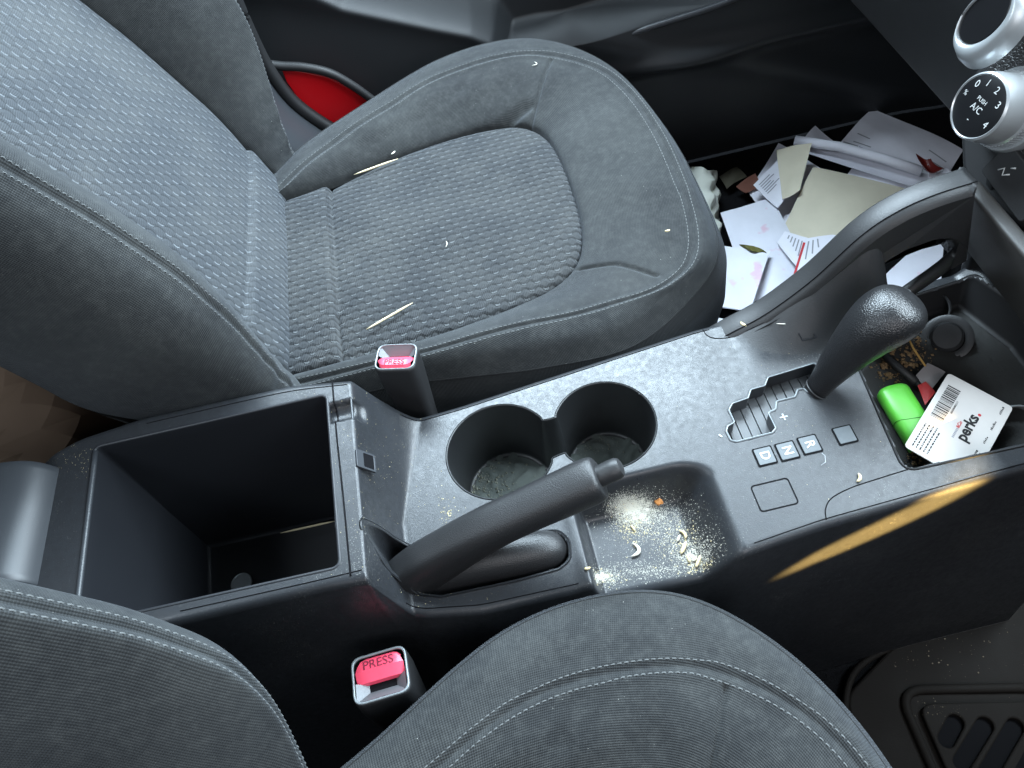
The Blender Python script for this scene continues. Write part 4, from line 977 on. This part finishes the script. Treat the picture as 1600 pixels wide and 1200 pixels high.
o, P = sheet('paper_sheet', [(1258, 372), (1302, 366), (1330, 372), (1236, 442)], zf+.034, M_pw, 'small printed slip with a red edge at the console fin', seed=10, curl=.001)
printlines(o, P, [(.02, .10, .02, .95)], .0016, M_redink); printlines(o, P, [(.16, .1, .18, .6), (.30, .1, .32, .55), (.44, .1, .46, .45)], .0010, M_greyink)
for i in range(5):
    q = [(1236+9*i, 366+3*i), (1240+9*i, 366+3*i+8+5*i)]
mesh_o, P = sheet('paper_sheet', [(1226, 362), (1262, 372), (1250, 424), (1214, 380)], zf+.030, M_pw, 'white letter with lines of small grey print below the beige envelope', seed=11, curl=.001)
printlines(mesh_o, P, [(.25+.14*i, .15, .25+.14*i, .35+.08*i) for i in range(5)], .0009, M_greyink)
sheet('envelope', [(1098, 380), (1203, 394), (1172, 488), (1060, 470)], zf+.034, M_pwp, 'white envelope nearest the seat, a dry leaf lying on it', 'envelope', seed=12, curl=.006, th=.002)
sheet('paper_sheet', [(1080, 486), (1160, 505), (1140, 540), (1070, 530)], zf+.020, M_pw, 'white sheet end showing between seat corner and console', seed=13, curl=.001)
sheet('paper_sheet', [(1340, 470), (1420, 395), (1475, 380), (1470, 440)], zf+.016, M_pwp, 'pink stained paper seen through the opening in the console fin', seed=14, curl=.002)
o, _ = sheet('wrapper', [(1428, 248), (1452, 254), (1470, 272), (1446, 276)], zf+.046, M_wrap, 'dark red plastic wrapper scrap near the end of the rolled sheet', 'wrapper', seed=15, curl=.008)
sheet('wrapper', [(1452, 270), (1478, 262), (1500, 285), (1450, 292)], zf+.044, M_pw, 'clear white wrapper scrap beside the dark red one', 'wrapper', seed=16, curl=.010)
sheet('card', [(1124, 272), (1152, 258), (1168, 272), (1136, 292)], zf+.006, flat('olive_card', (.055, .048, .030), .8, var=.3), 'dull olive scrap of card on the dark carpet', 'card', seed=17)
sheet('card', [(1150, 292), (1180, 272), (1190, 290), (1165, 304)], zf+.006, flat('rust_card', (.15, .055, .035), .8, var=.3), 'rusty red scrap of card half under the white sheet', 'card', seed=18)
cr = []
for i, t in enumerate(np.linspace(0, 1, 5)):
    cr.append([atz(1070+6*i, 262+28*i, zf+.02), atz(1090+4*i, 264+26*i, zf+.045), atz(1108+4*i, 266+26*i, zf+.040), atz(1120+1*i, 268+24*i, zf+.004)])
blob('crumpled_bag', cr, paper('pale_bag_paper', (.55, .56, .50), (.35, .38, .16), 60), 'crumpled pale greenish paper bag tucked against the seat front', 'bag', noise=.008)
o, P = sheet('paper_sheet', [(1176, 296), (1222, 244), (1262, 268), (1214, 330)], zf+.020, M_pw, 'creased white letter half under the small torn beige envelope', seed=19, curl=.008)
printlines(o, P, [(.10, .12+.07*i, .45+.1*math.sin(i*2), .13+.07*i) for i in range(6)], .0008, M_greyink)
sheet('paper_sheet', [(1300, 300), (1350, 236), (1470, 262), (1440, 310)], zf+.010, M_pw, 'creased white sheet behind the large beige envelope', seed=20, curl=.008)
sheet('paper_sheet', [(1120, 440), (1170, 400), (1262, 420), (1200, 500)], zf+.016, M_pw, 'white sheet lowest in the heap beside the console', seed=21, curl=.003)
# dry leaf on the envelope
lp = catmull(np.array([(1155, 382), (1175, 384), (1190, 389), (1198, 396), (1180, 393), (1166, 389)], float), 24, True)
zl = zf+.038; top_ = np.array([atz(x, y, zl+.003*math.sin(i*.8)) for i, (x, y) in enumerate(lp)])
lf = mesh('leaf', np.vstack([top_, top_-np.array([0, 0, .0006])]), [list(range(24)), list(range(24, 48))[::-1]]+[(i, (i+1) % 24, 24+(i+1) % 24, 24+i) for i in range(24)], M_leaf, None, False); recalc(lf)
tag(lf, 'narrow dry olive leaf lying on the white envelope', 'leaf')

# ================================================================== things in the front tray
tz = -.0355
cM_o = atz(1413, 696, -.022)
pa, pb, pc = atz(1413, 696, -.013), atz(1481, 584, -.013), atz(1569, 631, -.019)
xd = Vector(pb-pa).normalized(); yd_ = Vector(pa-pb).cross(Vector(pc-pb)); yd = Vector(pc-pb)
CM = frame(tuple((pa+pb)/2), xd, -yd); cen = Vector(tuple((pa+pb)/2))+(Vector(pc-pb).normalized())*.027
CM = frame(tuple(cen), xd, -yd)
cd = thing('loyalty_card', 'white plastic loyalty card with barcode leaning in the front tray', 'card', tuple(cen))
plate('card', [sq(.0428, .027, .0035)], .0009, M_card, cd, CM, .0002)
rs = random.Random(3); V = []; F = []; x = -.004
while x < .032:
    w = rs.choice([.0004, .0004, .0008, .0012]); o_ = len(V)
    V += [tuple(CM @ Vector(p)) for p in ((x, .0120, .00056), (x+w, .0120, .00056), (x+w, .0225, .00056), (x, .0225, .00056))]; F.append((o_, o_+1, o_+2, o_+3)); x += w+rs.choice([.0005, .0005, .0009])
mesh('barcode', V, F, M_ink, cd, False)
text('digits', '2050080805217', .0022, M_ink, cd, CM @ Matrix.Translation((.014, .0100, .0006)), .00003)
text('lettering', 'perks', .0125, M_ink, cd, CM @ Matrix.Translation((.003, -.0055, .0006)), .00003, .0004)
text('lettering', '&Co', .0038, M_redink, cd, CM @ Matrix.Translation((.0015, .0008, .0006)), .00003, .0001)
V, F = [], []
for i in range(7):
    o_ = len(V); x = -.0125+.0015*i; V += [tuple(CM @ Vector(p)) for p in ((x, -.0004, .00056), (x+.0010, -.0004, .00056), (x+.0010, .0014, .00056), (x, .0014, .00056))]; F.append((o_, o_+1, o_+2, o_+3))
mesh('small_print', V, F, M_greyink, cd, False, 'stuff')
lathe('full_stop', [(.0013, 0), (.0013, .0001)], M_redink, cd, CM @ Matrix.Translation((.0195, -.0085, .0005)), 16)
V, F = [], []
for r_ in range(5):
    y = .0215-.0030*r_; x = -.0385
    while x < -.0125-(.004 if r_ == 4 else 0):
        w = rs.uniform(.0008, .0030); o_ = len(V); V += [tuple(CM @ Vector(p)) for p in ((x, y, .00056), (x+w, y, .00056), (x+w, y+.0011, .00056), (x, y+.0011, .00056))]; F.append((o_, o_+1, o_+2, o_+3)); x += w+.0007
for x0, w0, yy in ((.030, .008, -.0215), (.012, .009, -.0215), (-.003, .006, -.0215), (-.021, .008, -.0200), (-.021, .008, -.0225), (-.037, .006, -.0215)):
    x = x0
    while x < x0+w0: w = rs.uniform(.0005, .0014); hgt = rs.uniform(.0009, .0018); o_ = len(V); V += [tuple(CM @ Vector(p)) for p in ((x, yy, .00056), (x+w, yy, .00056), (x+w, yy+hgt, .00056), (x, yy+hgt, .00056))]; F.append((o_, o_+1, o_+2, o_+3)); x += w+.0005
mesh('small_print', V, F, M_ink, cd, False, 'stuff')
# green lighter
ga, gb_ = atz(1391, 607, -.0275), atz(1446, 697, -.0275)
gd = Vector(gb_-ga); L = gd.length; gm = (Vector(ga)+Vector(gb_))/2
GM = frame(tuple(gm), gd, Vector((0, 0, 1)).cross(gd))
gr = thing('lighter', 'bright green plastic lighter half under the white card', 'lighter', tuple(gm+Vector((0, 0, -.01))))
ls = []
for t, s in ((-.5, .55), (-.485, .80), (-.45, .95), (-.40, 1.0), (0, 1.0), (.5, 1.0)):
    ls.append([tuple(GM @ Vector((t*L, .0135*s*np.sign(math.cos(a))*abs(math.cos(a))**.62, .0085*s*np.sign(math.sin(a))*abs(math.sin(a))**.75))) for a in np.linspace(0, 2*math.pi, 36, endpoint=False)])
ob = gridmesh('body', np.array(ls), M_green, gr, wrap=True, cap=True); recalc(ob); ob.data.set_sharp_from_angle(angle=R_(35))
mesh('end_cap', ls[0], [list(range(36))], M_green, ob, False)
sl = [tuple(GM @ Vector((.12*L+.003*math.cos(a), .01365*np.sign(math.cos(a))*abs(math.cos(a))**.62, .0086*np.sign(math.sin(a))*abs(math.sin(a))**.75))) for a in np.linspace(0, 2*math.pi, 36, endpoint=False)]
tube('seam', sl, .0003, flat('green_seam', (.03, .20, .015), .5), ob, 5, closed=True)
# grey tag with red corner
o, P = sheet('paper_tag', [(1432, 585), (1450, 566), (1478, 580), (1450, 615)], -.026, M_greypaper, 'small grey paper tag under the card corner in the tray', 'tag', curl=.001, seed=2, group=None)
o, P = sheet('wrapper', [(1434, 602), (1446, 596), (1462, 612), (1446, 632)], -.024, flat('red_foil', (.42, .04, .04), .3, var=.4, vscale=300), 'red and white foil scrap between lighter and card', 'wrapper', curl=.0008, seed=5, group=None)
pn = thing('pen', 'slim black pen lying behind the green lighter', 'pen', tuple(atz(1400, 580, tz)))
tube('barrel', [atz(1374, 548, -.030), atz(1432, 598, -.030)], .0036, M_dark, pn, 12); tube('tip', [atz(1432, 598, -.030), atz(1446, 610, -.031)], np.array([.0030, .0008]), M_dark, pn, 10)
tag(tube('twig', [atz(1414, 518, -.026), atz(1428, 546, -.030), atz(1446, 572, -.026)], np.array([.0007, .0010, .0008]), flat('twig_bark', (.38, .22, .06), .8), None, 8), 'thin orange brown twig lying in the tray behind the gear knob', 'twig')
# sockets of the tray's back wall
def socket(label, px, zz, r, metal, nm, cat, d, depth=.02, plug=False, lip=1.14):
    p = atz(*px, zz); d = Vector(d).normalized(); Mx = Matrix.Translation(p) @ d.to_track_quat('Z', 'Y').to_matrix().to_4x4()
    r_ = thing(nm, label, cat, tuple(Vector(tuple(p))-d*depth))
    lathe('rim', [(r*lip, -depth), (r*lip, 0), (r*(1+lip)/2, .0014), (r, .0006), (r*.97, -depth*.9)], metal, r_, Mx, 44)
    if plug: lathe('cap', [(r*.95, -.002), (r*.95, .006), (r*.80, .0085), (r*.2, .009)], M_soft, r_, Mx, 32)
    else: lathe('well', [(r*.975, -depth), (r*.975, -depth*.8), (r*.3, -depth*.82), (.0004, -depth*.82)], M_gap, r_, Mx, 32)
    return r_
socket('chrome ringed power socket at the right end of the tray', (1592, 664), -.032, .0150, M_chrome, 'power_socket', 'socket', (-.30, -.45, .84), lip=1.10)
socket('empty round black socket beyond the gear knob', (1450, 484), -.030, .0165, M_soft, 'round_socket', 'socket', (-.45, -.35, .82))
socket('capped black socket plug in the tray beyond the gear knob', (1480, 528), -.032, .0140, M_soft, 'capped_socket', 'socket', (-.45, -.30, .84), plug=True, lip=1.5)
# ================================================================== small litter
def pick(label, a, b, za, zb, r=.0011):
    A1, B1 = atz(*a, za), atz(*b, zb); q = np.array([A1*(1-t)+B1*t for t in np.linspace(0, 1, 9)]); rad = r*np.array([.25, .7, 1, 1, 1, 1, 1, .7, .25])
    return tag(tube('toothpick', q, rad, M_wood, None, 8), label, 'toothpick', 'wooden toothpicks')
pick('wooden toothpick lying on the patterned seat cushion near the buckle', (572, 515), (645, 473), .004, .005)
pick('wooden toothpick lodged in the seam along the far cushion bolster', (553, 273), (622, 248), .004, .006)
pick('wooden toothpick lying deep inside the open console bin', (438, 833), (524, 814), -.108, -.108, .0010)
co = lathe('coin', [(.0100, 0), (.0105, .0004), (.0105, .0014), (.0100, .0018), (.0095, .0014), (.001, .0014)], M_silver, None, Matrix.Translation(Vector(tuple(atz(378, 912, -.126)))), 32)
tag(co, 'dull grey coin on the floor of the console bin', 'coin')
def husk(px, z, length, ang, r, mat, label, group, bend=.35, zs=None):
    p = atz(*px, z); zz = zs if zs is not None else z; q = []
    for t in np.linspace(-.5, .5, 9): q.append((p[0]+length*t*math.cos(ang)-bend*length*(t*t-.08)*math.sin(ang)*2, p[1]+length*t*math.sin(ang)+bend*length*(t*t-.08)*math.cos(ang)*2, zz+r*.8+.0005))
    return tag(tube('husk', q, r*np.array([.3, .75, 1, 1.05, 1.05, 1.05, 1, .75, .3]), mat, None, 8), label, 'husk', group)
def floorz(px):
    z = 0.0
    for _ in range(12): p = atz(*px, z); z = float(deckz(p[0], p[1]))
    return z
gh = 'straw coloured husks in the coin scoop'
for px, ln, an, r, mat, lab, bd in (((1068, 835), .0085, 1.9, .0013, M_husk, 'curved straw husk at the top of the scoop litter', .5), ((1060, 842), .0060, .9, .0010, M_pale, 'thin pale husk touching the curved one in the scoop', .1),
    ((1068, 857), .0115, .9, .0015, M_husk, 'long straw husk in the middle of the scoop litter', .05), ((1091, 878), .0110, .9, .0013, M_husk, 'straight straw husk nearest the scoop front edge', .0),
    ((1076, 875), .0055, 1.7, .0012, M_husk, 'short straw husk beside the straight one', .2), ((1085, 875), .0045, .4, .0012, M_pale, 'tiny pale husk between two straw husks', .1),
    ((995, 861), .0115, 1.2, .0014, M_pale, 'white hooked shred alone in the scoop', 1.0), ((918, 889), .0048, 0, .0011, M_husk, 'small straw husk at the rear edge of the scoop', .2),
    ((989, 826), .0060, 1.9, .0010, M_husk, 'thin yellow husk below the white powder', .1)):
    z = floorz(px); husk(px, z, ln, an, r, mat, lab, gh, bd)
husk((1342, 748), floorz((1342, 748)), .0075, 1.0, .0012, M_husk, 'yellow husk on the joint of the shift panel', 'husks on the shift panel', .5)
husk((1162, 509), floorz((1162, 509)), .0080, -1.0, .0013, M_husk, 'yellow husk at the passenger edge of the shift panel', 'husks on the shift panel', .3)
husk((1222, 507), floorz((1222, 507)), .0095, -.35, .0004, M_pale, 'fine white shred near the passenger joint of the shift panel', 'husks on the shift panel', 0)
p = atz(1030, 784, floorz((1030, 784))); bmh = bmesh.new(); bmesh.ops.create_icosphere(bmh, subdivisions=2, radius=.0032)
for v in bmh.verts: v.co *= 1+.35*math.sin(v.co.x*1700+v.co.y*900); v.co.z *= .6
bmesh.ops.translate(bmh, verts=bmh.verts, vec=(p[0], p[1], p[2]+.0012)); tag(bm_obj('crumb', bmh, M_orange, None), 'orange brown crumb above the white powder in the scoop', 'crumb')
husk((837, 101), .036, .0075, 1.0, .0006, M_pale, 'white curled thread on the far cushion bolster', 'pale threads on the passenger cushion', 1.2)
husk((698, 382), .004, .0085, 1.4, .0005, M_pale, 'white thread on the middle of the patterned cushion', 'pale threads on the passenger cushion', .3)
husk((1043, 362), .026, .0050, 0, .0010, M_husk, 'yellow fleck at the front of the passenger cushion', 'pale threads on the passenger cushion', .3)
husk((615, 240), .006, .0065, .7, .0009, M_pale, 'white fleck at the end of the lodged toothpick', 'pale threads on the passenger cushion', .2)
# powder and crumbs: nobody could count them
def scatter(name, label, cat, spots, mats, keep=None):
    V, F = [], []; n0 = 0
    for (cx_, cy_, sx_, sy_, n, smin, smax, zfun) in spots:
        px = rng.normal(cx_, sx_, n); py = rng.normal(cy_, sy_, n)
        d = CF[None]+CR[None]*((px-800)/FPX)[:, None]-CU[None]*((py-600)/FPX)[:, None]
        z = np.zeros(n) if callable(zfun) else np.full(n, float(zfun))
        for _ in range(14 if callable(zfun) else 1):
            P = CC+d*((z-CC[2])/d[:, 2])[:, None]
            if callable(zfun): z = .5*z+.5*deckz(P[:, 0], P[:, 1])
        ok = np.ones(n, bool) if keep is None else keep(P)
        ok &= (P[:, 1] > np.interp(P[:, 0], xs, yr)+.006) | (not callable(zfun)); ok &= (P[:, 1] < np.interp(P[:, 0], xs, yl)-.004) | (not callable(zfun))
        if callable(zfun):
            for ol in (bin_o, cup_o, hb_o, gate_o, tray_o): ok &= ~inside(ol, P[:, 0], P[:, 1])
        P = P[ok]; z = z[ok]; m = len(P); s_ = smin*(smax/smin)**(rng.random(m)**2.2); a = rng.random(m)*6.28
        Q = np.zeros((m, 5, 3))
        for k in range(4): Q[:, k] = np.stack([P[:, 0]+s_*np.cos(a+k*1.57)*rng.uniform(.6, 1.2, m), P[:, 1]+s_*np.sin(a+k*1.57)*rng.uniform(.6, 1.2, m), z+s_*.05], 1)
        Q[:, 4] = np.stack([P[:, 0], P[:, 1], z+s_*rng.uniform(.5, 1.0, m)], 1); V.append(Q.reshape(-1, 3))
        b = n0+5*np.arange(m)[:, None]; F.append(np.concatenate([b+np.array([[k, (k+1) % 4, 4]]) for k in range(4)], 0)); n0 += 5*m
    return tag(mesh(name, np.vstack(V), np.vstack(F), mats, None, False, 'stuff'), label, cat)
scoop = lambda P: P[:, 2] < -.008
scatter('powder', 'white powder and fine crumbs spilled in the coin scoop', 'powder', [(992, 798, 18, 13, 9000, .00010, .00042, floorz), (978, 788, 12, 7, 5000, .00010, .0003, floorz), (1040, 812, 26, 20, 3200, .00010, .0005, floorz), (1085, 855, 26, 16, 2000, .00010, .0006, floorz), (935, 903, 18, 8, 1400, .00012, .0005, floorz), (1010, 892, 40, 8, 1600, .00010, .0005, floorz), (985, 850, 50, 30, 900, .00010, .0004, floorz)], M_pale, scoop)
# caked patch under the loose powder
gx_, gy_ = np.meshgrid(np.arange(930, 1110, .55), np.arange(762, 912, .55), indexing='ij'); gz = np.zeros_like(gx_)
gd_ = CF+CR*((gx_-800)/FPX)[..., None]-CU*((gy_-600)/FPX)[..., None]
for _ in range(14):
    gP = CC+gd_*((gz-CC[2])/gd_[..., 2])[..., None]; gz = .5*gz+.5*deckz(gP[..., 0], gP[..., 1])
fall = np.maximum(1-np.hypot((gx_-992)/40, (gy_-796)/24), np.maximum(.62-np.hypot((gx_-935)/40, (gy_-903)/16), .55-np.hypot((gx_-1085)/46, (gy_-872)/30)))
tex = .30*np.sin(gx_*.31+2*np.sin(gy_*.17))*np.sin(gy_*.37+1.7*np.sin(gx_*.13))+.18*np.sin(gx_*.9+gy_*.7)*np.sin(gx_*.6-gy_*1.1)+rng.normal(0, .34, gx_.shape)
kp = (fall*1.25+tex) > .52; kp &= gP[..., 2] < -.012
gP[..., 2] += .0003+.0003*rng.random(gz.shape)
tag(gridmesh('powder_patch', gP, M_pale, None, drop=~(kp[:-1, :-1]), flip=True, kind='stuff'), 'caked white powder patch on the floor of the coin scoop', 'powder')
scatter('crumbs', 'yellow crumbs scattered on the console round the handbrake', 'crumbs', [(985, 822, 9, 12, 140, .0002, .0008, floorz), (700, 800, 9, 14, 70, .0002, .0010, floorz), (815, 832, 10, 5, 60, .0003, .0009, floorz), (600, 760, 40, 80, 500, .00010, .0004, floorz), (530, 640, 30, 60, 160, .0001, .0004, floorz), (110, 720, 40, 14, 220, .0001, .0004, floorz), (780, 620, 160, 30, 160, .00012, .0004, floorz), (1220, 640, 90, 70, 200, .0001, .0004, floorz), (660, 930, 60, 12, 120, .0001, .0004, floorz)], M_husk)
scatter('scoop_crumbs', 'yellowish crumbs mixed with the powder in the coin scoop', 'crumbs', [(990, 815, 14, 16, 500, .00015, .0008, floorz), (1060, 845, 24, 20, 420, .00015, .0009, floorz), (935, 902, 16, 7, 320, .00015, .0008, floorz), (1095, 885, 16, 8, 260, .00015, .0008, floorz)], M_husk, scoop)
scatter('cup_grit', 'greyish grit and crumbs on the cup holder floors', 'grit', [(755, 750, 26, 18, 500, .0003, .0016, -.0735), (735, 775, 12, 12, 200, .0004, .0020, -.0735), (925, 695, 26, 10, 250, .0002, .0010, -.0735)], flat('grit', (.20, .20, .16), .9, var=.5, vscale=300))
scatter('tray_litter', 'brown seed scraps and grit on the tray floor', 'litter', [(1392, 560, 18, 16, 110, .0006, .0036, -.0355), (1430, 545, 14, 18, 130, .0006, .0030, -.0355), (1400, 590, 20, 14, 60, .0006, .0030, -.0355), (1432, 712, 10, 8, 40, .0006, .0026, -.034)], flat('seed_scraps', (.16, .10, .045), .8, var=.5, vscale=300))
scatter('mat_grit', 'pale grit on the driver floor mat', 'grit', [(1480, 1020, 60, 30, 90, .0003, .0012, -.3255), (1470, 1108, 25, 8, 50, .0002, .0008, -.3185)], flat('mat_grit', (.22, .18, .13), .9))
